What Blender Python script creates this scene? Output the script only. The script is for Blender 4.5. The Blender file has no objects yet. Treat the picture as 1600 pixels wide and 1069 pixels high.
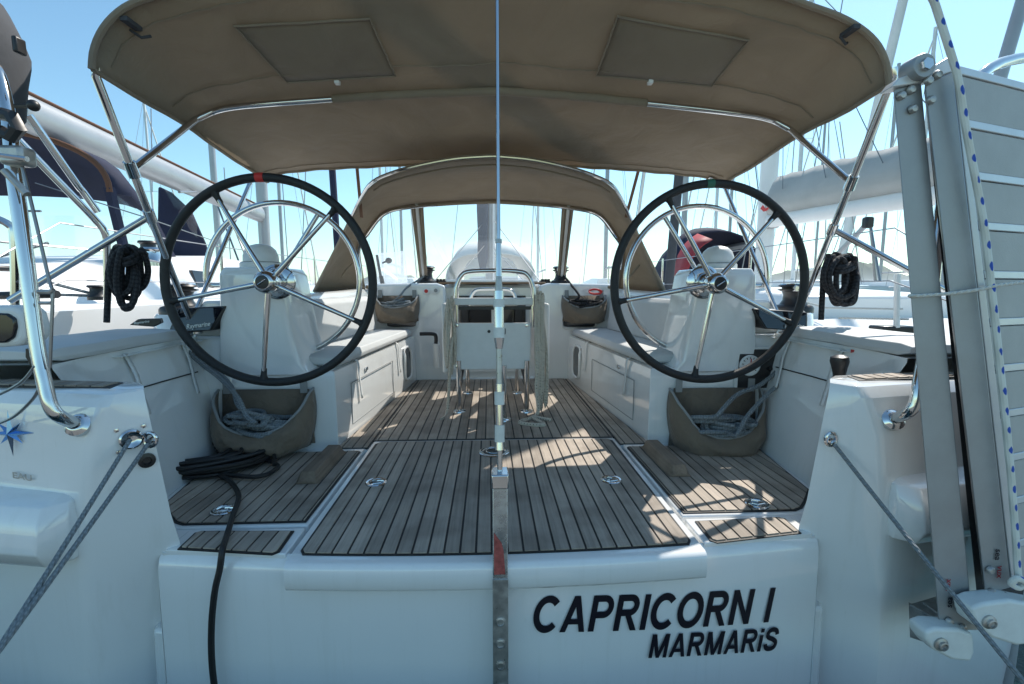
import bpy, bmesh, math, random
from mathutils import Vector, Matrix, Euler
random.seed(7)
R = math.radians

# ------------------------------------------------------------------ camera, world, sun
S = 1.1                 # builder units -> metres (cockpit sole at z = 0, bow along +Y)
FPX, W_, H_ = 740.0, 1600.0, 1069.0
CAM = Vector((-0.03, 0.0, 0.85))
PITCH, YAW = 6.63, 2.77
SUN_AZ, SUN_EL = 44.0, 48.8      # degrees to starboard of the bow, above the horizon
scene = bpy.context.scene
COL = scene.collection
cd = bpy.data.cameras.new('camera'); cam = bpy.data.objects.new('camera', cd); COL.objects.link(cam)
cd.sensor_width = 36; cd.lens = FPX / W_ * 36; cd.clip_end = 20000; cd.clip_start = 0.02
cam.location = CAM * S
cam.rotation_euler = Euler((R(90 - PITCH), 0, R(-YAW)))
scene.camera = cam
wd = bpy.data.worlds.new('World'); scene.world = wd; wd.use_nodes = True
nt = wd.node_tree; nt.nodes.clear()
sky = nt.nodes.new('ShaderNodeTexSky'); sky.sky_type = 'NISHITA'; sky.sun_disc = False
sky.sun_elevation = R(SUN_EL); sky.sun_rotation = R(SUN_AZ)
sky.air_density = 1.0; sky.dust_density = 0.3; sky.ozone_density = 1.2; sky.altitude = 0
bg = nt.nodes.new('ShaderNodeBackground'); bg.inputs[1].default_value = 0.145
wo = nt.nodes.new('ShaderNodeOutputWorld')
tint = nt.nodes.new('ShaderNodeMix'); tint.data_type = 'RGBA'; tint.blend_type = 'MULTIPLY'; tint.inputs[0].default_value = 1
tint.inputs[7].default_value = (.82, 1.04, 1.0, 1)
nt.links.new(sky.outputs[0], tint.inputs[6]); nt.links.new(tint.outputs[2], bg.inputs[0]); nt.links.new(bg.outputs[0], wo.inputs[0])
sl = bpy.data.lights.new('sun', 'SUN'); sl.energy = 4.2; sl.angle = R(0.5); sl.color = (1, .94, .85)
so = bpy.data.objects.new('sun', sl); COL.objects.link(so)
sd = Vector((math.sin(R(SUN_AZ)) * math.cos(R(SUN_EL)), math.cos(R(SUN_AZ)) * math.cos(R(SUN_EL)), math.sin(R(SUN_EL))))
so.rotation_euler = sd.to_track_quat('Z', 'Y').to_euler(); so.location = sd * 40
vs = scene.view_settings; vs.view_transform = 'Standard'; vs.look = 'None'; vs.gamma = 1; vs.exposure = 0.46
scene.render.engine = 'CYCLES'

# ------------------------------------------------------------------ pixel -> point helpers
CR = Euler((R(90 - PITCH), 0, R(-YAW))).to_matrix()
def ray(px, py):
    return CR @ Vector((px - W_ / 2, H_ / 2 - py, -FPX))
def PY(px, py, Y):
    d = ray(px, py); return CAM + d * ((Y - CAM.y) / d.y)
def PX(px, py, X):
    d = ray(px, py); return CAM + d * ((X - CAM.x) / d.x)
def PZ(px, py, z):
    d = ray(px, py); return CAM + d * ((z - CAM.z) / d.z)
def proj(p):
    q = CR.transposed() @ (Vector(p) - CAM)
    return (W_ / 2 + FPX * q.x / -q.z, H_ / 2 - FPX * q.y / -q.z)

# ------------------------------------------------------------------ materials
MATS = {}
def new_mat(name):
    m = bpy.data.materials.new(name); m.use_nodes = True
    t = m.node_tree; b = t.nodes['Principled BSDF']; MATS[name] = m
    return m, t, b
def N(t, typ, **kw):
    n = t.nodes.new(typ)
    for k, v in kw.items():
        if k in n.inputs: n.inputs[k].default_value = v
        else: setattr(n, k, v)
    return n
def ramp(t, fac, stops):
    r = t.nodes.new('ShaderNodeValToRGB'); e = r.color_ramp.elements
    while len(e) < len(stops): e.new(0.5)
    for i, (p, c) in enumerate(stops):
        e[i].position = p; e[i].color = (c[0], c[1], c[2], 1)
    t.links.new(fac, r.inputs[0]); return r
def simple(name, col, rough=.5, metal=0, coat=0, bump=0, bscale=60, var=0, vscale=3, rvar=0, spec=.5, sheen=0):
    m, t, b = new_mat(name)
    b.inputs['Base Color'].default_value = (*col, 1); b.inputs['Roughness'].default_value = rough
    b.inputs['Metallic'].default_value = metal; b.inputs['Coat Weight'].default_value = coat
    b.inputs['Coat Roughness'].default_value = .06
    b.inputs['Specular IOR Level'].default_value = spec
    if sheen: b.inputs['Sheen Weight'].default_value = sheen
    tc = N(t, 'ShaderNodeTexCoord')
    if var or rvar:
        n = N(t, 'ShaderNodeTexNoise'); n.inputs['Scale'].default_value = vscale; n.inputs['Detail'].default_value = 7
        n.inputs['Roughness'].default_value = .62
        t.links.new(tc.outputs['Object'], n.inputs['Vector'])
        if var:
            r = ramp(t, n.outputs[0], [(.28, [c * (1 - var) for c in col]), (.72, [min(1, c * (1 + var * .5)) for c in col])])
            t.links.new(r.outputs[0], b.inputs['Base Color'])
        if rvar:
            mr = N(t, 'ShaderNodeMapRange'); mr.inputs[3].default_value = max(.02, rough - rvar); mr.inputs[4].default_value = min(1, rough + rvar)
            mr.inputs[1].default_value = .3; mr.inputs[2].default_value = .7
            t.links.new(n.outputs[0], mr.inputs[0]); t.links.new(mr.outputs[0], b.inputs['Roughness'])
    if bump:
        n2 = N(t, 'ShaderNodeTexNoise'); n2.inputs['Scale'].default_value = bscale; n2.inputs['Detail'].default_value = 4
        t.links.new(tc.outputs['Object'], n2.inputs['Vector'])
        bp = N(t, 'ShaderNodeBump'); bp.inputs['Strength'].default_value = bump; bp.inputs['Distance'].default_value = .01
        t.links.new(n2.outputs[0], bp.inputs['Height']); t.links.new(bp.outputs[0], b.inputs['Normal'])
    return m
def gelcoat():
    m, t, b = new_mat('gelcoat')
    tc = N(t, 'ShaderNodeTexCoord')
    def noise(sc, det, vec=None):
        n = N(t, 'ShaderNodeTexNoise'); n.inputs['Scale'].default_value = 1; n.inputs['Detail'].default_value = det; n.inputs['Roughness'].default_value = .65
        mp = N(t, 'ShaderNodeMapping'); mp.inputs['Scale'].default_value = sc
        t.links.new(tc.outputs['Object'], mp.inputs['Vector']); t.links.new(mp.outputs[0], n.inputs['Vector']); return n
    big, streak, scuff = noise((2, 2, 2), 6), noise((26, 26, 1.3), 5), noise((55, 55, 9), 8)
    r1 = ramp(t, big.outputs[0], [(.3, (.79, .80, .795)), (.7, (.825, .83, .82))])
    r2 = ramp(t, streak.outputs[0], [(.30, (.90, .895, .87)), (.46, (1, 1, 1)), (1, (1, 1, 1))])
    r3 = ramp(t, scuff.outputs[0], [(.24, (.80, .79, .76)), (.33, (1, 1, 1)), (1, (1, 1, 1))])
    prev = r1.outputs[0]
    for r_ in (r2, r3):
        mx = N(t, 'ShaderNodeMix', data_type='RGBA', blend_type='MULTIPLY'); mx.inputs[0].default_value = .38
        t.links.new(prev, mx.inputs[6]); t.links.new(r_.outputs[0], mx.inputs[7]); prev = mx.outputs[2]
    t.links.new(prev, b.inputs['Base Color'])
    mr = N(t, 'ShaderNodeMapRange'); mr.inputs[1].default_value = .3; mr.inputs[2].default_value = .7; mr.inputs[3].default_value = .05; mr.inputs[4].default_value = .13
    t.links.new(scuff.outputs[0], mr.inputs[0]); t.links.new(mr.outputs[0], b.inputs['Roughness'])
    b.inputs['Coat Weight'].default_value = 1; b.inputs['Coat Roughness'].default_value = .025
    bp = N(t, 'ShaderNodeBump'); bp.inputs['Strength'].default_value = .05; bp.inputs['Distance'].default_value = .02
    t.links.new(big.outputs[0], bp.inputs['Height']); t.links.new(bp.outputs[0], b.inputs['Normal'])
gelcoat()
simple('gelcoat_far', (.80, .80, .79), .3, var=.06, vscale=1.0)
simple('caulk', (.012, .012, .013), .55, bump=.1)
simple('steel', (.62, .62, .62), .09, metal=1, rvar=.05, vscale=20)
simple('steel_worn', (.48, .47, .45), .38, metal=.7, var=.35, rvar=.14, vscale=28)
simple('strap_steel', (.58, .58, .57), .28, metal=.75, var=.25, rvar=.12, vscale=30)
simple('alu', (.35, .365, .375), .45, metal=.45, var=.16, vscale=6, rvar=.08, bump=.03, bscale=200)
simple('alu_pale', (.62, .64, .65), .35, metal=.35, var=.08, vscale=9)
simple('slat_grey', (.43, .435, .42), .6, metal=.15, var=.10, vscale=8, bump=.12, bscale=240)
simple('leather', (.014, .015, .016), .55, var=.3, vscale=40, bump=.25, bscale=260)
simple('black_plastic', (.018, .018, .02), .38, rvar=.1, vscale=12)
simple('screen', (.008, .010, .016), .06, coat=.6)
simple('cushion', (.56, .57, .565), .62, var=.07, vscale=5, bump=.12, bscale=35)
simple('white_plastic', (.74, .75, .74), .38, var=.06, vscale=12)
simple('nylon', (.72, .76, .74), .42, var=.09, vscale=18)
simple('teak_trim', (.22, .125, .065), .45, var=.35, vscale=14)
simple('rubber_black', (.014, .014, .015), .5, var=.25, vscale=30)
simple('navy', (.012, .016, .045), .85, var=.25, vscale=5, bump=.2, bscale=22)
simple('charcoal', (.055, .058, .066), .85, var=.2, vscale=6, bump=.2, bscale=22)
simple('dark_red', (.32, .03, .04), .7, var=.2, vscale=5)
simple('red_paint', (.55, .03, .025), .5)
simple('green_paint', (.03, .14, .09), .5)
simple('brown_trim', (.12, .05, .025), .8)
simple('web_tan', (.22, .12, .08), .8)
simple('web_grey', (.28, .29, .29), .8)
simple('tape', (.66, .66, .62), .6, var=.15, vscale=30)
simple('lettering', (.006, .006, .014), .4)
simple('mast_alu', (.38, .39, .40), .4, metal=.5, var=.1, vscale=3)
simple('mast_white', (.76, .77, .76), .4, var=.06, vscale=3)
simple('sail_cover', (.40, .41, .40), .85, var=.12, vscale=2.5, bump=1.0, bscale=4)
simple('sail_white', (.74, .75, .72), .8, var=.08, vscale=2.5, bump=.4, bscale=6)
simple('furled_blue', (.035, .055, .085), .85, var=.3, vscale=6, bump=.4, bscale=20)
simple('wire', (.30, .30, .31), .35, metal=.8)
simple('dark_glass', (.012, .013, .015), .08, coat=.3)
simple('concrete', (.17, .17, .165), .9, var=.25, vscale=2, bump=.3, bscale=40)
simple('hill', (.10, .12, .07), .95, var=.3, vscale=.004)
simple('blue_chrome', (.22, .40, .68), .12, metal=1)
simple('dial_white', (.75, .76, .74), .4)
simple('pale_board', (.62, .66, .70), .25, var=.06, vscale=4)
simple('paint_red_worn', (.42, .10, .09), .45, var=.6, vscale=45)

def teak(name, base):
    m, t, b = new_mat(name)
    tc = N(t, 'ShaderNodeTexCoord'); oi = N(t, 'ShaderNodeObjectInfo')
    mp = N(t, 'ShaderNodeMapping'); mp.inputs['Scale'].default_value = (70, 2.2, 70)
    cb = N(t, 'ShaderNodeCombineXYZ'); mu = N(t, 'ShaderNodeMath', operation='MULTIPLY'); mu.inputs[1].default_value = 37
    t.links.new(oi.outputs['Random'], mu.inputs[0]); t.links.new(mu.outputs[0], cb.inputs[1]); t.links.new(mu.outputs[0], cb.inputs[0])
    va = N(t, 'ShaderNodeVectorMath', operation='ADD')
    t.links.new(tc.outputs['Object'], va.inputs[0]); t.links.new(cb.outputs[0], va.inputs[1]); t.links.new(va.outputs[0], mp.inputs['Vector'])
    n = N(t, 'ShaderNodeTexNoise'); n.inputs['Scale'].default_value = 1.0; n.inputs['Detail'].default_value = 9; n.inputs['Roughness'].default_value = .7
    t.links.new(mp.outputs[0], n.inputs['Vector'])
    r = ramp(t, n.outputs[0], [(.25, [c * .66 for c in base]), (.5, base), (.8, [c * 1.28 for c in base])])
    n3 = N(t, 'ShaderNodeTexNoise'); n3.inputs['Scale'].default_value = 5.5; n3.inputs['Detail'].default_value = 6
    t.links.new(tc.outputs['Object'], n3.inputs['Vector'])
    st = ramp(t, n3.outputs[0], [(.34, (.72, .71, .70)), (.55, (1, 1, 1)), (.78, (1.12, 1.1, 1.07))])
    mx = N(t, 'ShaderNodeMix', data_type='RGBA', blend_type='MULTIPLY'); mx.inputs[0].default_value = 1
    t.links.new(r.outputs[0], mx.inputs[6]); t.links.new(st.outputs[0], mx.inputs[7])
    tone = N(t, 'ShaderNodeMapRange'); tone.inputs[3].default_value = .78; tone.inputs[4].default_value = 1.16
    t.links.new(oi.outputs['Random'], tone.inputs[0])
    mx2 = N(t, 'ShaderNodeMix', data_type='RGBA', blend_type='MULTIPLY'); mx2.inputs[0].default_value = 1
    t.links.new(mx.outputs[2], mx2.inputs[6]); t.links.new(tone.outputs[0], mx2.inputs[7])
    t.links.new(mx2.outputs[2], b.inputs['Base Color'])
    b.inputs['Roughness'].default_value = .72
    bp = N(t, 'ShaderNodeBump'); bp.inputs['Strength'].default_value = .35; bp.inputs['Distance'].default_value = .003
    t.links.new(n.outputs[0], bp.inputs['Height']); t.links.new(bp.outputs[0], b.inputs['Normal'])
teak('teak', (.40, .34, .28))
teak('teak_warm', (.22, .165, .12))

def fabric(name, col, trans=.16, wr=.35, wscale=3.5):
    m, t, b = new_mat(name)
    tc = N(t, 'ShaderNodeTexCoord')
    n = N(t, 'ShaderNodeTexNoise'); n.inputs['Scale'].default_value = wscale; n.inputs['Detail'].default_value = 5; n.inputs['Distortion'].default_value = .6
    t.links.new(tc.outputs['Object'], n.inputs['Vector'])
    w = N(t, 'ShaderNodeTexNoise'); w.inputs['Scale'].default_value = 420; w.inputs['Detail'].default_value = 2
    t.links.new(tc.outputs['Object'], w.inputs['Vector'])
    r = ramp(t, n.outputs[0], [(.3, [c * .92 for c in col]), (.7, [c * 1.06 for c in col])])
    b.inputs['Roughness'].default_value = .9; b.inputs['Sheen Weight'].default_value = .15
    bp = N(t, 'ShaderNodeBump'); bp.inputs['Strength'].default_value = wr; bp.inputs['Distance'].default_value = .03
    b2 = N(t, 'ShaderNodeBump'); b2.inputs['Strength'].default_value = .12; b2.inputs['Distance'].default_value = .002
    t.links.new(n.outputs[0], bp.inputs['Height']); t.links.new(w.outputs[0], b2.inputs['Height']); t.links.new(bp.outputs[0], b2.inputs['Normal'])
    t.links.new(b2.outputs[0], b.inputs['Normal']); t.links.new(r.outputs[0], b.inputs['Base Color'])
    tr = N(t, 'ShaderNodeBsdfTranslucent'); t.links.new(r.outputs[0], tr.inputs[0])
    mx = N(t, 'ShaderNodeMixShader'); mx.inputs[0].default_value = trans
    o = t.nodes['Material Output']
    t.links.new(b.outputs[0], mx.inputs[1]); t.links.new(tr.outputs[0], mx.inputs[2]); t.links.new(mx.outputs[0], o.inputs[0])
fabric('canvas', (.34, .28, .212), .32, .9, 4.5)
fabric('canvas_bag', (.19, .15, .11), .05, .7, 12)

def rope_mat(name, c1, c2, strands=3, pitch=38, mixw=.5):
    m, t, b = new_mat(name)
    uv = N(t, 'ShaderNodeUVMap'); sp = N(t, 'ShaderNodeSeparateXYZ'); t.links.new(uv.outputs[0], sp.inputs[0])
    def wave(su, sv):
        a = N(t, 'ShaderNodeMath', operation='MULTIPLY'); a.inputs[1].default_value = su * 2 * math.pi; t.links.new(sp.outputs[0], a.inputs[0])
        c = N(t, 'ShaderNodeMath', operation='MULTIPLY_ADD'); c.inputs[1].default_value = sv * 2 * math.pi; t.links.new(sp.outputs[1], c.inputs[0]); t.links.new(a.outputs[0], c.inputs[2])
        s = N(t, 'ShaderNodeMath', operation='SINE'); t.links.new(c.outputs[0], s.inputs[0]); return s
    w1, w2 = wave(strands, pitch), wave(-strands, pitch)
    mu = N(t, 'ShaderNodeMath', operation='MULTIPLY'); t.links.new(w1.outputs[0], mu.inputs[0]); t.links.new(w2.outputs[0], mu.inputs[1])
    nz = N(t, 'ShaderNodeTexNoise'); nz.inputs['Scale'].default_value = 38; nz.inputs['Detail'].default_value = 3
    tco = N(t, 'ShaderNodeTexCoord'); t.links.new(tco.outputs['Object'], nz.inputs['Vector'])
    sb = N(t, 'ShaderNodeMath', operation='MULTIPLY_ADD'); sb.inputs[1].default_value = 1.1; sb.inputs[2].default_value = -.55
    t.links.new(nz.outputs[0], sb.inputs[0])
    ad = N(t, 'ShaderNodeMath', operation='ADD'); t.links.new(mu.outputs[0], ad.inputs[0]); t.links.new(sb.outputs[0], ad.inputs[1])
    r = ramp(t, ad.outputs[0], [(mixw - .08, c1), (mixw + .08, c2)])
    t.links.new(r.outputs[0], b.inputs['Base Color']); b.inputs['Roughness'].default_value = .85
    bp = N(t, 'ShaderNodeBump'); bp.inputs['Strength'].default_value = .6; bp.inputs['Distance'].default_value = .003
    t.links.new(w1.outputs[0], bp.inputs['Height']); t.links.new(bp.outputs[0], b.inputs['Normal'])
rope_mat('rope_grey', (.17, .195, .21), (.24, .265, .28), 3, 40, .1)
rope_mat('rope_black', (.010, .010, .013), (.03, .03, .034), 2, 26, .1)
rope_mat('rope_beige', (.58, .52, .43), (.15, .13, .11), 2, 24, .80)
rope_mat('rope_white', (.62, .62, .58), (.7, .69, .64), 3, 60, .3)
rope_mat('rope_blue_fleck', (.66, .68, .63), (.03, .09, .42), 1, 8, .70)

def clear_mat(name, tint=(.97, .98, .98), refl=.10, haze=.06):
    m, t, b = new_mat(name); t.nodes.remove(b)
    tr = N(t, 'ShaderNodeBsdfTransparent'); tr.inputs[0].default_value = (*tint, 1)
    gl = N(t, 'ShaderNodeBsdfGlossy'); gl.inputs['Roughness'].default_value = .06
    df = N(t, 'ShaderNodeBsdfTranslucent'); df.inputs[0].default_value = (.85, .88, .9, 1)
    lw = N(t, 'ShaderNodeLayerWeight'); pw = N(t, 'ShaderNodeMath', operation='POWER'); pw.inputs[1].default_value = 4
    t.links.new(lw.outputs['Facing'], pw.inputs[0])
    fr = N(t, 'ShaderNodeMath', operation='MULTIPLY_ADD'); fr.inputs[1].default_value = .55; fr.inputs[2].default_value = .03
    t.links.new(pw.outputs[0], fr.inputs[0])
    m1 = N(t, 'ShaderNodeMixShader'); m2 = N(t, 'ShaderNodeMixShader'); m1.inputs[0].default_value = haze
    t.links.new(tr.outputs[0], m1.inputs[1]); t.links.new(df.outputs[0], m1.inputs[2])
    t.links.new(fr.outputs[0], m2.inputs[0]); t.links.new(m1.outputs[0], m2.inputs[1]); t.links.new(gl.outputs[0], m2.inputs[2])
    t.links.new(m2.outputs[0], t.nodes['Material Output'].inputs[0])
clear_mat('clear_vinyl')
clear_mat('milky_vinyl', (.9, .94, .97), .1, .35)

def water():
    m, t, b = new_mat('water')
    b.inputs['Base Color'].default_value = (.012, .045, .05, 1); b.inputs['Roughness'].default_value = .07
    tc = N(t, 'ShaderNodeTexCoord')
    n = N(t, 'ShaderNodeTexNoise'); n.inputs['Scale'].default_value = 2.2; n.inputs['Detail'].default_value = 5
    t.links.new(tc.outputs['Object'], n.inputs['Vector'])
    bp = N(t, 'ShaderNodeBump'); bp.inputs['Strength'].default_value = .5; bp.inputs['Distance'].default_value = .12
    t.links.new(n.outputs[0], bp.inputs['Height']); t.links.new(bp.outputs[0], b.inputs['Normal'])
water()

# ------------------------------------------------------------------ mesh builder
def cr_spline(pts, n=8, closed=False):
    P = [Vector(p) for p in pts]; out = []
    m = len(P); rng = m if closed else m - 1
    for i in range(rng):
        if closed: a, b, c, d = P[(i - 1) % m], P[i], P[(i + 1) % m], P[(i + 2) % m]
        else: a, b, c, d = P[max(i - 1, 0)], P[i], P[i + 1], P[min(i + 2, m - 1)]
        for k in range(n):
            s = k / n
            out.append(.5 * ((2 * b) + (c - a) * s + (2 * a - 5 * b + 4 * c - d) * s * s + (3 * b - a - 3 * c + d) * s ** 3))
    if not closed: out.append(P[-1])
    return out
class MB:
    def __init__(s): s.v = []; s.f = []; s.uv = {}
    def add(s, verts, faces):
        o = len(s.v); s.v += [Vector(p) for p in verts]; s.f += [tuple(i + o for i in f) for f in faces]; return s
    def box(s, c, d, rot=None):
        h = Vector(d) / 2; M = rot if rot is not None else Matrix.Identity(3)
        vs_ = [Vector(c) + M @ Vector((x * h.x, y * h.y, z * h.z)) for x in (-1, 1) for y in (-1, 1) for z in (-1, 1)]
        return s.add(vs_, [(0, 1, 3, 2), (4, 6, 7, 5), (0, 4, 5, 1), (2, 3, 7, 6), (0, 2, 6, 4), (1, 5, 7, 3)])
    def bar(s, a, b, w, d, side=(0, 1, 0)):
        a, b = Vector(a), Vector(b); z = (b - a).normalized(); y = Vector(side); x = y.cross(z).normalized(); y = z.cross(x)
        M = Matrix((x, y, z)).transposed()
        return s.box((a + b) / 2, (w, d, (b - a).length), M)
    def prism(s, poly, off):
        n = len(poly); p = [Vector(q) for q in poly]; o = Vector(off)
        return s.add(p + [q + o for q in p], [tuple(range(n))[::-1], tuple(range(n, 2 * n))] + [(i, (i + 1) % n, n + (i + 1) % n, n + i) for i in range(n)])
    def loft(s, rings, closed=True, caps=True):
        n = len(rings[0]); vs_ = [Vector(p) for r in rings for p in r]; fs = []
        for i in range(len(rings) - 1):
            for j in range(n if closed else n - 1):
                k = (j + 1) % n; fs.append((i * n + j, i * n + k, (i + 1) * n + k, (i + 1) * n + j))
        if caps and closed: fs += [tuple(range(n))[::-1], tuple(range((len(rings) - 1) * n, len(rings) * n))]
        return s.add(vs_, fs)
    def tube(s, pts, r, seg=10, closed=False, caps=True):
        P = [Vector(p) for p in pts]; Q = [P[0]]
        for p in P[1:]:
            if (p - Q[-1]).length > 1e-6: Q.append(p)
        P = Q; m = len(P)
        rad = r if isinstance(r, (list, tuple)) else [r] * m
        if len(rad) < m: rad = list(rad) + [rad[-1]] * (m - len(rad))
        T = []
        for i in range(m):
            a = P[i - 1] if (i > 0 or closed) else P[0]; b = P[(i + 1) % m] if (i < m - 1 or closed) else P[-1]
            T.append((b - a).normalized())
        up = Vector((0, 0, 1)) if abs(T[0].z) < .9 else Vector((1, 0, 0))
        nx = T[0].cross(up).normalized(); o = len(s.v); L = 0; Ls = []
        for i in range(m):
            if i: L += (P[i] - P[i - 1]).length; nx = (nx - T[i] * nx.dot(T[i]));
            nx = nx.normalized() if nx.length > 1e-6 else T[i].orthogonal().normalized()
            ny = T[i].cross(nx); Ls.append(L)
            for j in range(seg):
                a = 2 * math.pi * j / seg; s.v.append(P[i] + (nx * math.cos(a) + ny * math.sin(a)) * rad[i])
        for i in range(m if closed else m - 1):
            i2 = (i + 1) % m
            for j in range(seg):
                k = (j + 1) % seg
                s.uv[len(s.f)] = [(j / seg, Ls[i]), ((j + 1) / seg, Ls[i]), ((j + 1) / seg, Ls[i2] if i2 else L), (j / seg, Ls[i2] if i2 else L)]
                s.f.append((o + i * seg + j, o + i * seg + k, o + i2 * seg + k, o + i2 * seg + j))
        if caps and not closed:
            s.f.append(tuple(o + j for j in range(seg))[::-1]); s.f.append(tuple(o + (m - 1) * seg + j for j in range(seg)))
        return s
    def lathe(s, prof, base, axis=(0, 0, 1), seg=20):
        z = Vector(axis).normalized(); x = z.orthogonal().normalized(); y = z.cross(x); b = Vector(base)
        rings = [[b + z * h + (x * math.cos(2 * math.pi * j / seg) + y * math.sin(2 * math.pi * j / seg)) * max(r, 1e-4) for j in range(seg)] for r, h in prof]
        return s.loft(rings)
    def ell(s, c, r, seg=16, rings=10):
        c = Vector(c)
        prof = [[c + Vector((r[0] * math.sin(math.pi * max(.01, min(.99, i / rings))) * math.cos(2 * math.pi * j / seg), r[1] * math.sin(math.pi * max(.01, min(.99, i / rings))) * math.sin(2 * math.pi * j / seg), -r[2] * math.cos(math.pi * i / rings))) for j in range(seg)] for i in range(rings + 1)]
        return s.loft(prof)
    def sheet(s, grid):
        return s.loft(grid, closed=False, caps=False)
    def mirror(s):
        m = MB(); m.v = [Vector((-p.x, p.y, p.z)) for p in s.v]; m.f = [f[::-1] for f in s.f]
        m.uv = {k: u[::-1] for k, u in s.uv.items()}; return m
    def build(s, name, mat, parent=None, bevel=0, seg=2, solid=0, offset=-1, angle=38, sub=0):
        me = bpy.data.meshes.new(name)
        if parent is not None: org = Vector(parent['_o'])
        else:
            xs = [p.x for p in s.v]; ys = [p.y for p in s.v]; zs = [p.z for p in s.v]
            org = Vector(((min(xs) + max(xs)) / 2, (min(ys) + max(ys)) / 2, min(zs)))
        me.from_pydata([(p - org) * S for p in s.v], [], s.f)
        bm = bmesh.new(); bm.from_mesh(me); bmesh.ops.recalc_face_normals(bm, faces=bm.faces) if not s.uv else None
        bm.to_mesh(me); bm.free()
        if s.uv:
            ul = me.uv_layers.new(name='UVMap')
            for pi, p in enumerate(me.polygons):
                u = s.uv.get(pi)
                if u:
                    for li, q in zip(p.loop_indices, u): ul.data[li].uv = (q[0], q[1] * S)
        for p in me.polygons: p.use_smooth = True
        me.set_sharp_from_angle(angle=R(angle))
        me.materials.append(MATS[mat])
        o = bpy.data.objects.new(name, me); COL.objects.link(o)
        o['_o'] = tuple(org)
        if parent is not None: o.parent = parent
        else: o.location = org * S
        if solid:
            md = o.modifiers.new('solid', 'SOLIDIFY'); md.thickness = solid * S; md.offset = offset
        if bevel:
            md = o.modifiers.new('bevel', 'BEVEL'); md.width = bevel * S; md.segments = seg; md.limit_method = 'ANGLE'; md.angle_limit = R(30)
        if sub:
            md = o.modifiers.new('sub', 'SUBSURF'); md.levels = sub; md.render_levels = sub
        return o
def tag(o, label=None, cat=None, group=None, kind=None):
    if label: o['label'] = label
    if cat: o['category'] = cat
    if group: o['group'] = group
    if kind: o['kind'] = kind
    return o
def thing(name, loc, label, cat, group=None):
    o = bpy.data.objects.new(name, None); COL.objects.link(o); o.location = Vector(loc) * S; o['_o'] = tuple(loc)
    o.empty_display_size = .1
    return tag(o, label, cat, group)
def V(*a): return Vector(a)
def text_part(name, txt, mat, parent, fn, size=1.0, shear=0.0, bold=0.0, spacing=1.0, thick=.0):
    """flat print: text outline mapped by fn(u, v) -> point; u, v in text units (cap height = about .7 * size)"""
    cu = bpy.data.curves.new('t', 'FONT'); cu.body = txt; cu.size = size; cu.shear = shear; cu.offset = bold; cu.space_character = spacing
    cu.resolution_u = 6; cu.fill_mode = 'FRONT'
    to = bpy.data.objects.new('t', cu); COL.objects.link(to)
    me = bpy.data.meshes.new_from_object(to); bpy.data.objects.remove(to)
    mb = MB()
    for k, (dx, dy) in enumerate(((0, 0), (.5, 0), (-.5, 0), (0, .4), (0, -.4), (1, 0), (-1, 0)) if thick else ((0, 0),)):
        mb.add([fn(v.co.x + dx * thick, v.co.y + dy * thick) + Vector((0, -.00025 * k, 0)) for v in me.vertices], [tuple(p.vertices) for p in me.polygons])
    w = max(v.co.x for v in me.vertices)
    bpy.data.meshes.remove(me)
    return mb.build(name, mat, parent), w
def text_width(txt, size=1.0, shear=0, bold=0, spacing=1):
    cu = bpy.data.curves.new('t', 'FONT'); cu.body = txt; cu.size = size; cu.shear = shear; cu.offset = bold; cu.space_character = spacing
    to = bpy.data.objects.new('t', cu); COL.objects.link(to); me = bpy.data.meshes.new_from_object(to)
    xs = [v.co.x for v in me.vertices]; ys = [v.co.y for v in me.vertices]
    bpy.data.objects.remove(to); bpy.data.meshes.remove(me); return min(xs), max(xs), min(ys), max(ys)

# ================================================================== SETTING
WZ = -0.85
o = MB().add([V(-6000, -3, WZ), V(6000, -3, WZ), V(6000, 9000, WZ), V(-6000, 9000, WZ)], [(0, 1, 2, 3)]).build('water', 'water'); tag(o, 'calm harbour water under the moored yachts', 'water', kind='structure')
mb = MB(); mb.box((0, -5, -.9), (60, 11.0, 1.1)); o = mb.build('quay', 'concrete', bevel=.03); tag(o, 'concrete quay edge behind the transom', 'quay', kind='structure')
def hill(name, x0, x1, Y, peaks, label, depth=500):
    n = 60; rows = []
    for k in range(9):
        fr = math.sin(math.pi * k / 8); row = []
        for i in range(n + 1):
            x = x0 + (x1 - x0) * i / n; h = 0
            for (px_, ph, pw) in peaks: h += ph * math.exp(-((x - px_) / pw) ** 2)
            h *= math.sin(math.pi * i / n) ** .4
            row.append(V(x, Y + depth * (k / 8 - .5), WZ - 1 + fr * h * (1 + .10 * math.sin(i * 1.7 + k) + .05 * math.sin(i * 4.1))))
        rows.append(row)
    o = MB().sheet(rows).build(name, 'hill'); return tag(o, label, 'hill', kind='structure')
hill('hills', -900, 260, 2600, [(-520, 75, 120), (-330, 45, 110), (-690, 50, 90), (-60, 22, 120)], 'low hazy hills across the bay beyond the port bow')
hill('hills', 900, 3200, 2900, [(1900, 95, 260), (2330, 150, 260), (2800, 90, 200), (1400, 40, 160)], 'hazy hill ridge across the bay to starboard')

# ================================================================== OUR YACHT: moulding and teak
yacht = thing('sailing_yacht', (0, 1.45, -.75), 'white sailing yacht with open stern, teak cockpit and CAPRICORN I lettering', 'sailboat')
def ysurf(x): return 1.407 + .062 * x * x
# transom block
prof = []
for i in range(25):
    x = -1.10 + 2.20 * i / 24
    prof.append(x)
mb = MB()
rings = []
for (z, dy) in [(-1.0, .02), (-.14, 0), (-.05, .004), (-.022, .012), (-.004, .035)]:
    rings.append([V(x * (1 if z > -.3 else 1.02), ysurf(x) + dy, z) for x in prof])
mb.sheet(rings)
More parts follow.
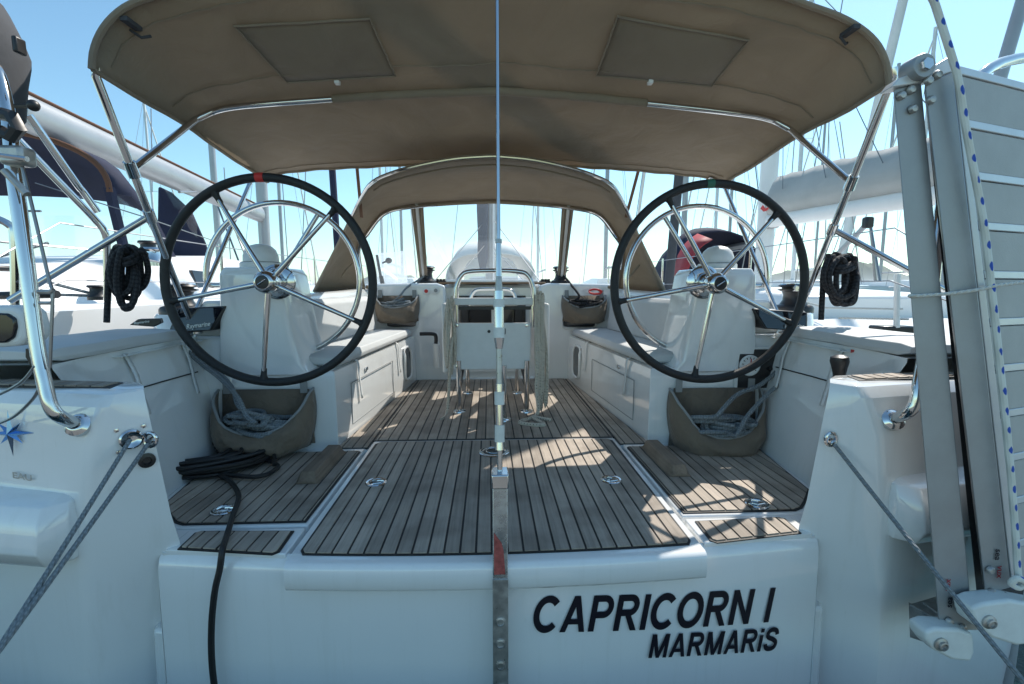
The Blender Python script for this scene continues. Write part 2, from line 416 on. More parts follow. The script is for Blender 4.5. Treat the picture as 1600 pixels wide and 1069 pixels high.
# top deck ledge (white) under the panels
rings2 = [[V(x, ysurf(x) + .035, -.004) for x in prof], [V(x, ysurf(x) + .05, -.03) for x in prof], [V(x * 1.28, 2.62, -.03) for x in prof]]
mb.sheet(rings2)
transom = mb.build('transom', 'gelcoat', yacht, angle=50)
for sx in (-1, 1):   # block sides
    mb = MB(); x = 1.10 * sx
    mb.sheet([[V(x, ysurf(1.10) + .03, -.006), V(x, 1.9, -.006)], [V(x, ysurf(1.10), -.10), V(x, 1.9, -.10)], [V(x * 1.02, ysurf(1.10), -1.0), V(x * 1.02, 1.9, -1.0)]])
    mb.build('transom_side', 'gelcoat', yacht)
    mb = MB(); mb.loft([[V(sx * 1.0, ysurf(1.0) + .012, z), V(sx * (1.145 + .02 * (z < -.5)), ysurf(1.1) + .016, z), V(sx * (1.16 + .02 * (z < -.5)), ysurf(1.1) + .05, z), V(sx * 1.16, 1.8, z), V(sx * 1.0, 1.8, z)] for z in (-1.0, -.30, -.275)]).build('transom_shoulder', 'gelcoat', yacht, bevel=.012)
# raised pads carrying the teak: platform with lip, side pads, step pads
lip = []
for i in range(31):
    x = -.664 + 1.328 * i / 30; lip.append(x)
def lip_pt(x, dy, z): return V(x, ysurf(x) + .005 + dy, z)
sec = [(.06, -.088), (-.026, -.088), (-.038, -.084), (-.044, -.074), (-.047, -.04), (-.046, -.014), (-.042, -.005), (-.034, .001), (-.024, .004), (.02, .004)]
mb = MB(); mb.sheet([[lip_pt(x, dy, z) for (dy, z) in sec] for x in lip])
for e in (0, -1):
    x = lip[e]; ring = [lip_pt(x, dy, z) for (dy, z) in sec]; mb.add(ring, [tuple(range(len(ring)))])
lipo = mb.build('platform_lip', 'gelcoat', yacht, angle=60)
mb = MB()
top = [V(x, ysurf(x) + .02, .004) for x in lip] + [V(.664, 2.562, .004), V(-.664, 2.562, .004)]
mb.prism([p - V(0, 0, .05) for p in top], (0, 0, .0505)); mb.build('platform_pad', 'gelcoat', yacht)
def clipx(poly, x0, x1):
    def cl(P, k, sgn):
        out = []
        for i in range(len(P)):
            a, b = P[i], P[(i + 1) % len(P)]; da, db = sgn * (a[0] - k), sgn * (b[0] - k)
            if da >= 0: out.append(a)
            if (da > 0 > db) or (da < 0 < db):
                s_ = da / (da - db); out.append((k, a[1] + (b[1] - a[1]) * s_))
        return out
    P = cl(poly, x0, 1)
    return cl(P, x1, -1) if P else []
def inset(poly, d):
    n = len(poly); out = []
    for i in range(n):
        p0, p1, p2 = Vector(poly[i - 1]), Vector(poly[i]), Vector(poly[(i + 1) % n])
        e1, e2 = (p1 - p0).normalized(), (p2 - p1).normalized()
        n1, n2 = Vector((-e1.y, e1.x)), Vector((-e2.y, e2.x))
        b = (n1 + n2); b = b / max(.3, b.length_squared) * 2
        q = p1 + b * d; out.append((q.x, q.y))
    return out
def area(P): return sum(P[i][0] * P[(i + 1) % len(P)][1] - P[(i + 1) % len(P)][0] * P[i][1] for i in range(len(P))) / 2
def deck_panel(name, polys, z, pitch=.0508, gap=.0076, border=.010, lab=None, phase=0):
    """caulked teak panel: black bed with each plank a child"""
    mb = MB()
    for k, P in enumerate(polys):
        if area(P) < 0: P = P[::-1]
        mb.prism([V(x, y, z) for x, y in P], (0, 0, .0035 + .0003 * k))
    bed = mb.build(name, 'caulk', yacht)
    if lab: bed['label'] = lab
    for P in polys:
        if area(P) < 0: P = P[::-1]
        Q = inset(P, border); xs = [q[0] for q in Q]
        k0 = math.floor((min(xs) - phase) / pitch)
        k1 = math.ceil((max(xs) - phase) / pitch)
        for k in range(k0, k1 + 1):
            c = clipx(Q, phase + k * pitch + gap / 2, phase + (k + 1) * pitch - gap / 2)
            if len(c) < 3 or abs(area(c)) < .0009: continue
            zz = z + .0075 + random.uniform(-.0004, .0004)
            MB().prism([V(x, y, z + .001) for x, y in c], (0, 0, zz - z - .001)).build('plank', 'teak', bed)
    return bed
plat = [(x, ysurf(x) + .012) for x in [-.625 + 1.25 * i / 20 for i in range(21)]]
plat = [(-.64, ysurf(.64) + .035)] + plat + [(.64, ysurf(.64) + .035), (.648, 2.51), (.62, 2.54), (-.62, 2.54), (-.648, 2.51)]
bed_plat = deck_panel('platform_teak', [plat], .0045, lab='wide fold-down teak platform in the middle of the stern', border=.008, phase=.0254)
def mir(P): return [(-x, y) for x, y in P][::-1]
side = [(.695, 1.66), (1.13, 1.66), (1.17, 1.68), (1.215, 1.725), (1.305, 1.83), (1.39, 2.395), (.71, 2.41), (.695, 2.395)]
step = [(.722, 1.449), (1.043, 1.497), (1.05, 1.60), (1.035, 1.612), (.712, 1.598), (.705, 1.466)]
beds = {}
for s_, f in ((1, lambda P: P), (-1, mir)):
    w = 'starboard' if s_ > 0 else 'port'
    MB().prism([V(x, y, -.08) for x, y in f([(.95, 1.50), (1.09, 1.50), (1.24, 1.58), (1.45, 1.85), (1.5, 2.62), (.95, 2.62)])], (0, 0, .074)).build('deck_filler', 'gelcoat', yacht)
    padp = [(.684, 1.645), (1.15, 1.645), (1.23, 1.70), (1.335, 1.83), (1.42, 2.56), (.684, 2.56)]
    MB().prism([V(x, y, -.05) for x, y in f(padp)], (0, 0, .0525)).build('side_pad', 'gelcoat', yacht, bevel=.006)
    pads = [(.684, ysurf(.69) + .022), (1.085, ysurf(1.08) + .022), (1.085, 1.624), (.684, 1.624)]
    MB().prism([V(x, y, -.05) for x, y in f(pads)], (0, 0, .0528)).build('step_pad', 'gelcoat', yacht, bevel=.004)
    beds[s_] = deck_panel('side_teak', [f(side)], .003, lab=w + ' teak panel at the foot of the ' + w + ' helm')
    deck_panel('step_teak', [f(step)], .0033, lab='short teak step panel at the ' + w + ' end of the transom')
solemid = [(-.668, 2.574), (.668, 2.574), (.668, 4.30), (-.668, 4.30)]
soleR = [(.673, 2.452), (.84, 2.452), (.70, 4.20), (.69, 4.30), (.673, 4.30)]
MB().prism([V(-1.0, 2.44, -.04), V(1.0, 2.44, -.04), V(1.0, 4.6, -.04), V(-1.0, 4.6, -.04)], (0, 0, .0385)).build('cockpit_sole', 'gelcoat', yacht)
deck_panel('sole_teak', [solemid, soleR, mir(soleR)], .001, pitch=.054, lab='long teak cockpit sole between the seats', border=.006)
# black joint line between platform and sole
mb = MB(); mb.box((0, 2.568, .002), (1.34, .011, .011)); mb.build('joint_seal', 'caulk', yacht)
# quarters (wings)
for sx in (1, -1):
    rings = []
    for z, B, C, D in [(-1.0, (1.09, 1.66), (1.31, 1.42), (1.95, 1.60)), (-.35, (1.085, 1.62), (1.285, 1.41), (2.0, 1.59)), (-.12, (1.06, 1.555), (1.265, 1.405), (2.0, 1.58)), (.02, (1.052, 1.525), (1.25, 1.395), (2.0, 1.58)),
                       (.12, (1.058, 1.505), (1.24, 1.39), (2.0, 1.58)), (.38, (1.082, 1.495), (1.197, 1.392), (2.0, 1.58)), (.50, (1.094, 1.49), (1.150, 1.405), (2.0, 1.58)), (.532, (1.104, 1.50), (1.146, 1.43), (1.97, 1.60)), (.542, (1.118, 1.52), (1.155, 1.46), (1.9, 1.63))]:
        B_, C_, D_ = Vector(B), Vector(C), Vector(D)
        inner = Vector((1.15 + max(0, z) * .05, 1.575))
        m1 = (inner + B_) / 2
        c1 = C_.lerp(B_, .10); c2 = C_.lerp(D_, .035)
        cc = C_ * .5 + (c1 + c2) * .25
        ring = [inner, B_.lerp(inner, .1), B_, B_.lerp(C_, .5), c1, cc, c2, C_.lerp(D_, .5) + Vector((0, 0)), D_, Vector((2.0, 1.70)), Vector((1.5, 1.63))]
        rings.append([V(p.x * sx, p.y, z) for p in ring])
    MB().loft(rings).build('quarter', 'gelcoat', yacht, angle=40, bevel=.012)
    # moulded rubbing block on the quarter
    mb = MB()
    rr = []
    for z, t_, xin in [(.035, .0, 1.285), (.045, .075, 1.262), (.10, .11, 1.252), (.18, .10, 1.25), (.225, .075, 1.256), (.243, .0, 1.285)]:
        rr.append([V(sx * xin, 1.50, z), V(sx * (xin + .005), 1.42 - t_ * .5, z), V(sx * (xin + .05), 1.42 - t_, z), V(sx * 1.6, 1.47 - t_, z), V(sx * 2.02, 1.53 - t_, z), V(sx * 2.05, 1.62, z)])
    mb.loft(rr); mb.build('rubbing_block', 'gelcoat', yacht, angle=55, bevel=.012)
    # cockpit side wall and aft coaming seat
    low = [(1.16, 1.63), (1.315, 1.82), (1.365, 2.1), (1.415, 2.62)]
    upp = [(1.44, 1.58), (1.475, 1.76), (1.50, 2.05), (1.515, 2.62)]
    mid = [((a[0] * .55 + b[0] * .45), (a[1] * .55 + b[1] * .45)) for a, b in zip(low, upp)]
    g = []
    for P, z in ((low, -.01), (low, .05), (mid, .30), (upp, .585), (upp, .60)):
        g.append(cr_spline([V(sx * x, y, z) for x, y in P], 5))
    g.append([V(sx * 2.0, p.y, .60) for p in g[-1]]); g.append([V(sx * 2.0, p.y, -1.0) for p in g[-1]])
    MB().sheet(g).build('cockpit_side', 'gelcoat', yacht, angle=40)
    # locker seam and straps on the side wall
    def wallpt(y, z, off=.006):
        # point on the slanted wall
        def xs_(P):
            for (a, b) in zip(P, P[1:]):
                if a[1] <= y <= b[1]: return a[0] + (b[0] - a[0]) * (y - a[1]) / (b[1] - a[1])
            return P[-1][0]
        k = min(1, max(0, (z - .05) / .535)); x = xs_(low) * (1 - k) + xs_(upp) * k
        return V(sx * (x - off), y, z)
    MB().tube([wallpt(y, .435 + (2.3 - y) * .02) for y in (1.80, 1.95, 2.1, 2.25, 2.38)], .003, 6).build('locker_seam', 'caulk', yacht)
    for y in (1.95, 2.33):
        mb = MB()
        pts = [wallpt(y, .585, .004), wallpt(y + .003, .50, .014), wallpt(y - .004, .42, .012), wallpt(y - .02, .34, .02)]
        mb.sheet([[p + V(0, -.011, 0), p + V(0, .011, 0)] for p in cr_spline(pts, 4)]); mb.build('strap', 'white_plastic', yacht, solid=.002)
    # teak pad on the quarter top
    P = [(1.185, 1.475), (1.62, 1.535), (1.62, 1.635), (1.21, 1.562)]; f = (lambda q: q) if sx > 0 else mir
    deck_panel('quarter_teak', [f(P)], .5405, lab='small teak pad on top of the %s quarter' % ('starboard' if sx > 0 else 'port'), pitch=.045)
    # aft cushion on the coaming seat: top-level thing
    cu = []
    ys = [1.60, 1.64, 1.8, 2.0, 2.2, 2.30, 2.335]
    for i, y in enumerate(ys):
        e = .012 if i in (0, len(ys) - 1) else 0
        xi = 1.455 + (.03 if y > 1.9 else 0)
        cu.append([V(sx * (xi + e), y, .604 + e), V(sx * (xi - .004 + e), y, .62), V(sx * (xi + .008 + e), y, .648 - e), V(sx * 1.6, y, .656 - e), V(sx * 1.78, y, .654 - e), V(sx * 1.80, y, .63), V(sx * 1.79, y, .602 + e)])
    o = MB().loft(cu).build('coaming_cushion', 'cushion', None, bevel=.008, angle=50)
    tag(o, 'flat grey cushion on the coaming beside the %s quarter' % ('starboard' if sx > 0 else 'port'), 'cushion', 'coaming cushions')
# lower seat blocks, seats, coamings, bulkhead, coachroof, side decks, hull
for sx in (1, -1):
    def X_(x): return sx * x
    # seat bench block (front face slanted in plan)
    low = [(.835, 2.50), (.70, 4.22)]
    rings = []
    for z, d in ((-.02, 0), (.05, 0), (.36, .012), (.405, .022), (.42, .05)):
        rings.append([V(X_(.82 + d * .3), 2.445 + d * .4, z), V(X_(.845 + d), 2.475, z), V(X_(.692 + d), 4.3, z), V(X_(1.35), 4.34, z), V(X_(1.52), 2.62, z), V(X_(1.50), 2.44 + d * .2, z)])
    rings[0][0].x = rings[0][0].x
    MB().loft(rings).build('seat_bench', 'gelcoat', yacht, bevel=.014, angle=40)
    # locker lid lines and latch on the bench face
    def face(y, z, off=.004):
        x = .845 + (.692 - .845) * (y - 2.475) / (4.3 - 2.475) + (.012 if z > .3 else .0) * max(0, (z - .05) / .31)
        return V(X_(x - off), y, z)
    mb = MB()
    for pts in ([(2.72, .30), (3.55, .30)], [(2.72, .30), (2.72, .06)], [(3.55, .30), (3.55, .06)], [(2.72, .06), (3.55, .06)]):
        mb.tube([face(y, z, .000) for y, z in pts], .0028, 6)
    mb.build('locker_seam', 'web_grey', yacht)
    for y in (3.0, 3.9):
        MB().box(face(y, .335, .004), (.012, .05, .022)).build('latch', 'steel', yacht, bevel=.003)
    for y in (2.85, 3.72):
        pts = [face(y, .42, -.01), face(y, .40, .012), face(y, .32, .014), face(y + .01, .18, .012)]
        MB().sheet([[p + V(0, -.014, 0), p + V(0, .014, 0)] for p in cr_spline(pts, 4)]).build('strap', 'white_plastic', yacht, solid=.003)
    # small opening port in the bench near the bulkhead
    mb = MB()
    ring = []
    for k in range(20):
        a = 2 * math.pi * k / 20; cy, cz = math.cos(a), math.sin(a)
        ring.append((3.98 + .105 * math.copysign(abs(cy) ** .5, cy), .215 + .135 * math.copysign(abs(cz) ** .5, cz)))
    fr = MB().tube([face(y, z, .006) for y, z in ring], .012, 8, closed=True).build('port_frame', 'gelcoat', yacht)
    MB().add([face(y, z, .006) for y, z in ring], [tuple(range(20))]).build('port_pane', 'dark_glass', fr)
    # coaming behind the seat with winch plinth
    rings = []
    for y, xi, zt in ((2.62, 1.30, .78), (3.0, 1.27, .80), (3.8, 1.18, .82), (4.34, 1.10, .85)):
        rings.append([V(X_(xi - .06), y, .38), V(X_(xi - .015), y, zt - .03), V(X_(xi + .015), y, zt), V(X_(xi + .26), y, zt - .005), V(X_(xi + .36), y, .64), V(X_(xi + .8), y, .60), V(X_(xi + .8), y, -.9), V(X_(1.2), y, -.9)])
    MB().loft(rings).build('coaming', 'gelcoat', yacht, bevel=.014, angle=40)
    # bulkhead (main cabin aft face) either side of the companionway
    pts = [(.40, -.02), (.72, -.02), (1.30, .40), (1.30, .875), (.50, .885), (.42, .86)]
    MB().prism([V(X_(x), 4.30, z) for x, z in pts], (0, .25, 0)).build('bulkhead', 'gelcoat', yacht, bevel=.025, seg=3)
    # dark port under the rope bag on the bulkhead
    q0, q1 = PY(602 if sx < 0 else 878, 494, 4.294), PY(652 if sx < 0 else 932, 513, 4.294)
    ring = []
    for k in range(20):
        a = 2 * math.pi * k / 20; c, s2 = math.cos(a), math.sin(a)
        ring.append(V((q0.x + q1.x) / 2 + (q1.x - q0.x) / 2 * math.copysign(abs(c) ** .4, c), 4.294, (q0.z + q1.z) / 2 + (q0.z - q1.z) / 2 * math.copysign(abs(s2) ** .4, s2)))
    fr = MB().tube(ring, .013, 8, closed=True).build('port_frame', 'white_plastic', yacht)
    MB().add(ring, [tuple(range(20))]).build('port_pane', 'dark_glass', fr)
# companionway
mb = MB(); mb.prism([V(-.42, 4.42, -.02), V(.42, 4.42, -.02), V(.42, 4.42, .84), V(-.42, 4.42, .84)], (0, .1, 0)); mb.build('companionway_frame', 'gelcoat', yacht)
MB().box((0, 4.40, .42), (.62, .02, .70)).build('companionway_door', 'dark_glass', yacht, bevel=.004)
MB().box((0, 4.39, .20), (.60, .015, .28)).build('companionway_washboard', 'gelcoat', yacht, bevel=.004)
MB().box((0, 4.37, .885), (.98, .05, .018)).build('hatch_trim', 'teak_trim', yacht, bevel=.004)
MB().box((0, 4.75, .90), (.84, .78, .03)).build('sliding_hatch', 'gelcoat', yacht, bevel=.012)
MB().loft([[V(-1.18, 4.5, .3), V(-1.1, 4.5, .84), V(-.6, 4.5, .872), V(.6, 4.5, .872), V(1.1, 4.5, .84), V(1.18, 4.5, .3)],
           [V(-1.05, 7.5, .3), V(-.95, 7.5, .78), V(-.5, 7.5, .82), V(.5, 7.5, .82), V(.95, 7.5, .78), V(1.05, 7.5, .3)],
           [V(-.6, 9.6, .3), V(-.5, 9.6, .5), V(-.3, 9.6, .52), V(.3, 9.6, .52), V(.5, 9.6, .5), V(.6, 9.6, .3)]]).build('coachroof', 'gelcoat', yacht, bevel=.03, angle=40)
rings = []
for y, b, zt in ((1.88, 2.0, .58), (3.5, 2.12, .60), (5.5, 2.1, .62), (8, 1.75, .68), (10, 1.1, .75), (11.6, .12, .82)):
    rings.append([V(-b, y, zt), V(b, y, zt), V(b * .97, y, -.2), V(b * .8, y, -.95), V(-b * .8, y, -.95), V(-b * .97, y, -.2)])
mb = MB()   # hull shell only outside the cockpit well
for i in range(len(rings) - 1):
    a, b = rings[i], rings[i + 1]
    mb.sheet([[a[1], a[2], a[3]], [b[1], b[2], b[3]]]); mb.sheet([[a[0], a[5], a[4]], [b[0], b[5], b[4]]])
for i in range(len(rings) - 1):
    a, b = rings[i], rings[i + 1]
    if i >= 2: mb.sheet([[a[0], a[1]], [b[0], b[1]]])
    else:
        for sx in (-1, 1): mb.sheet([[V(sx * 1.45, a[0].y, a[0].z), V(sx * abs(a[0].x), a[0].y, a[0].z)], [V(sx * 1.45, b[0].y, b[0].z), V(sx * abs(b[0].x), b[0].y, b[0].z)]])
mb.build('hull', 'gelcoat', yacht, angle=45)
# own mast with gooseneck fittings
mp = PY(766, 440, 7.4)
mb = MB(); mb.tube([V(mp.x, 7.4, .78), V(mp.x, 7.4, 16)], .075, 14); mast = mb.build('mast', 'mast_alu', yacht)
MB().tube([V(mp.x + .05, 7.31, .95), V(mp.x + .05, 7.31, 15)], .012, 6).build('mast_track', 'mast_white', mast)
mb = MB(); pts = [V(mp.x - .11, 7.25, z) for z in (1.12, 1.3, 1.6, 2.0, 2.4)]
mb.tube(pts, [.05, .085, .075, .09, .08], 10); mb.build('furled_line_bag', 'furled_blue', mast)
for i, (a, b) in enumerate((((758, 345), (672, 448)), ((772, 345), (850, 448)), ((760, 380), (700, 452)), ((772, 388), (830, 452)))):
    p, q = PY(a[0], a[1], 7.3), PY(b[0], b[1], 5.6); MB().tube([p, q], .006, 5).build('running_line', 'wire', mast)
# lift rings, tiller cap, switch buttons
def ring_plate(px, py, r, parent, nm='lift_ring', z=.0125):
    c = PZ(px, py, z)
    ob = MB().lathe([(r, -.003), (r, .002), (r * .92, .005), (r * .78, .004), (r * .74, .001), (.001, .001)], c, seg=24).build(nm, 'steel', parent)
    mb = MB(); mb.tube([c + V(-r * .62, 0, .004), c + V(-r * .3, r * .35, .006), c + V(r * .1, r * .1, .007), c + V(r * .6, r * .25, .004)], r * .13, 8); mb.tube([c + V(-r * .2, -r * .45, .004), c + V(r * .5, -r * .3, .005)], r * .1, 8)
    mb.build('handle', 'steel', ob)
ring_plate(588, 754, .046, bed_plat); ring_plate(955, 750, .046, bed_plat)
ring_plate(350, 797, .046, beds[-1]); ring_plate(1183, 787, .046, beds[1])
c = PZ(772, 706, .013)
ob = MB().lathe([(.078, -.004), (.078, .002), (.07, .006), (.058, .005), (.055, .001), (.001, .001)], c, seg=28).build('tiller_cap', 'steel', bed_plat)
MB().lathe([(.054, .001), (.052, .004), (.03, .004), (.028, .007), (.001, .007)], c, seg=24).build('cap_lid', 'black_plastic', ob)
MB().tube([c + V(.04 * math.cos(a), .04 * math.sin(a), .006) for a in [k * math.pi / 10 for k in range(20)]], .003, 6, closed=True).build('cap_ring', 'steel', ob)
for px, py, m in ((666, 455, 'red_paint'), (681, 454, 'web_grey')):
    c = PY(px, py, 4.297)
    pl = MB().lathe([(.034, 0), (.034, .006), (.03, .008)], c, (0, -1, 0), 18).build('switch_plate', 'white_plastic', yacht)
    MB().lathe([(.017, .007), (.016, .016), (.001, .018)], c, (0, -1, 0), 14).build('button', m, pl)
# lettering on the transom
def ribbon(pts, w, closed=False):
    """flat stroke of width w along a 2D path -> list of quads"""
    P = [Vector(p) for p in pts]; m = len(P); L, Rr = [], []
    for i in range(m):
        a = P[i - 1] if (i or closed) else P[0]; b = P[(i + 1) % m] if (i < m - 1 or closed) else P[-1]
        d = (b - a).normalized(); n = Vector((-d.y, d.x)) * w / 2; L.append(P[i] + n); Rr.append(P[i] - n)
    return [[L[i], L[(i + 1) % m], Rr[(i + 1) % m], Rr[i]] for i in range(m if closed else m - 1)]
def arc2(cx, cy, rx, ry, a0, a1, n=20): return [(cx + rx * math.cos(R(a0 + (a1 - a0) * k / n)), cy + ry * math.sin(R(a0 + (a1 - a0) * k / n))) for k in range(n + 1)]
def rc(x0, y0, x1, y1): return [[Vector(p) for p in ((x0, y0), (x1, y0), (x1, y1), (x0, y1))]]
def pg(*p): return [[Vector(q) for q in p]]
SW = .198
def bowl(y0, y1, w): r_ = (y1 - y0) / 2; return ribbon([(.05, y1), (w - r_, y1)] + arc2(w - r_, (y0 + y1) / 2, r_, r_, 90, -90, 14) + [(.05, y0)], SW * .92)
GL = {'C': (.82, [ribbon(arc2(.44, .5, .36, .42, 42, 318, 30), SW)]),
      'O': (.90, [ribbon(arc2(.45, .5, .365, .42, 0, 360 - 12, 29), SW, True)]),
      'A': (.84, [pg((0, 0), (.19, 0), (.52, 1), (.32, 1)), pg((.65, 0), (.84, 0), (.52, 1), (.32, 1)), rc(.2, .21, .64, .36)]),
      'P': (.74, [rc(0, 0, SW, 1), bowl(.46, .915, .655)]),
      'R': (.80, [rc(0, 0, SW, 1), bowl(.50, .915, .675), pg((.30, .48), (.50, .48), (.80, 0), (.59, 0))]),
      'I': (SW, [rc(0, 0, SW, 1)]), ' ': (.34, []),
      'N': (.78, [rc(0, 0, SW, 1), rc(.78 - SW, 0, .78, 1), pg((0, 1), (.19, 1), (.78, 0), (.59, 0))]),
      'M': (.92, [rc(0, 0, SW * .95, 1), rc(.92 - SW * .95, 0, .92, 1), pg((0, 1), (.23, 1), (.545, 0), (.375, 0)), pg((.92, 1), (.69, 1), (.375, 0), (.545, 0))]),
      'i': (SW, [rc(0, 0, SW, .72), rc(0, .83, SW, 1)]),
      'S': (.74, [ribbon([(p.x, p.y) for p in cr_spline([V(a, b, 0) for a, b in ((.645, .70), (.60, .84), (.48, .915), (.34, .92), (.19, .87), (.115, .745), (.17, .61), (.36, .535), (.53, .465), (.645, .37), (.65, .235), (.56, .12), (.38, .082), (.21, .11), (.11, .21), (.085, .31))], 3)], SW)])}
def transom_text(txt, px0, px1, py0, ph, nm='lettering', shear=.2):
    def on(px, py):
        p = PY(px, py, 1.5)
        for _ in range(6): p = PY(px, py, ysurf(p.x) - .004)
        return p
    A, B = on(px0, py0[0]), on(px1, py0[1]); T = on(px1, py0[1] - ph); hgt = T.z - B.z; sl_ = (B.z - A.z) / (B.x - A.x)
    tot = sum(GL[c][0] + .12 for c in txt) - .12 + shear; u0 = 0; mb = MB(); kk = 0
    for c in txt:
        w, parts = GL[c]
        for quads in parts:
            kk += 1
            for q in quads:
                vs_ = []
                for p in q:
                    x = A.x + (u0 + p.x + shear * p.y) / tot * (B.x - A.x)
                    vs_.append(V(x, ysurf(x) - .0025 - .0002 * (kk % 4), A.z + sl_ * (x - A.x) + p.y * hgt))
                mb.add(vs_, [(0, 1, 2, 3)])
        u0 += w + .12
    return mb.build(nm, 'lettering', transom)
transom_text('CAPRICORN I', 830, 1209, (989, 972), 53)
transom_text('MARMARiS', 1013, 1217, (1029, 1016), 35)
# quarter emblem: star and maker's letters, port side
def quarter_face(px, py, off=.006):
    p = PY(px, py, 1.40); return V(p.x, 1.393 + (abs(p.x) - 1.2) * .234 - off - .004, p.z)
mb = MB(); ctr = quarter_face(-6, 684)
star = []
for k in range(16):
    a = math.pi / 2 + k * math.pi / 8; r_ = .072 if k % 4 == 0 else (.045 if k % 4 == 2 else .018)
    star.append(ctr + V(r_ * math.cos(a), -.002 + .0 * a, r_ * math.sin(a)))
top = ctr + V(0, -.014, 0)
mb.add([top] + star, [(0, 1 + (k + 1) % 16, 1 + k) for k in range(16)]); mb.build('star_emblem', 'blue_chrome', yacht, angle=10)
def fnE(u, v):
    p0, p1 = quarter_face(-4, 756), quarter_face(40, 758)
    return p0 + (p1 - p0) * (u / 2.0) + V(0, -.002, v * .026)
text_part('maker_lettering', 'EAU', 'steel_worn', yacht, fnE, 1, .0, .03)

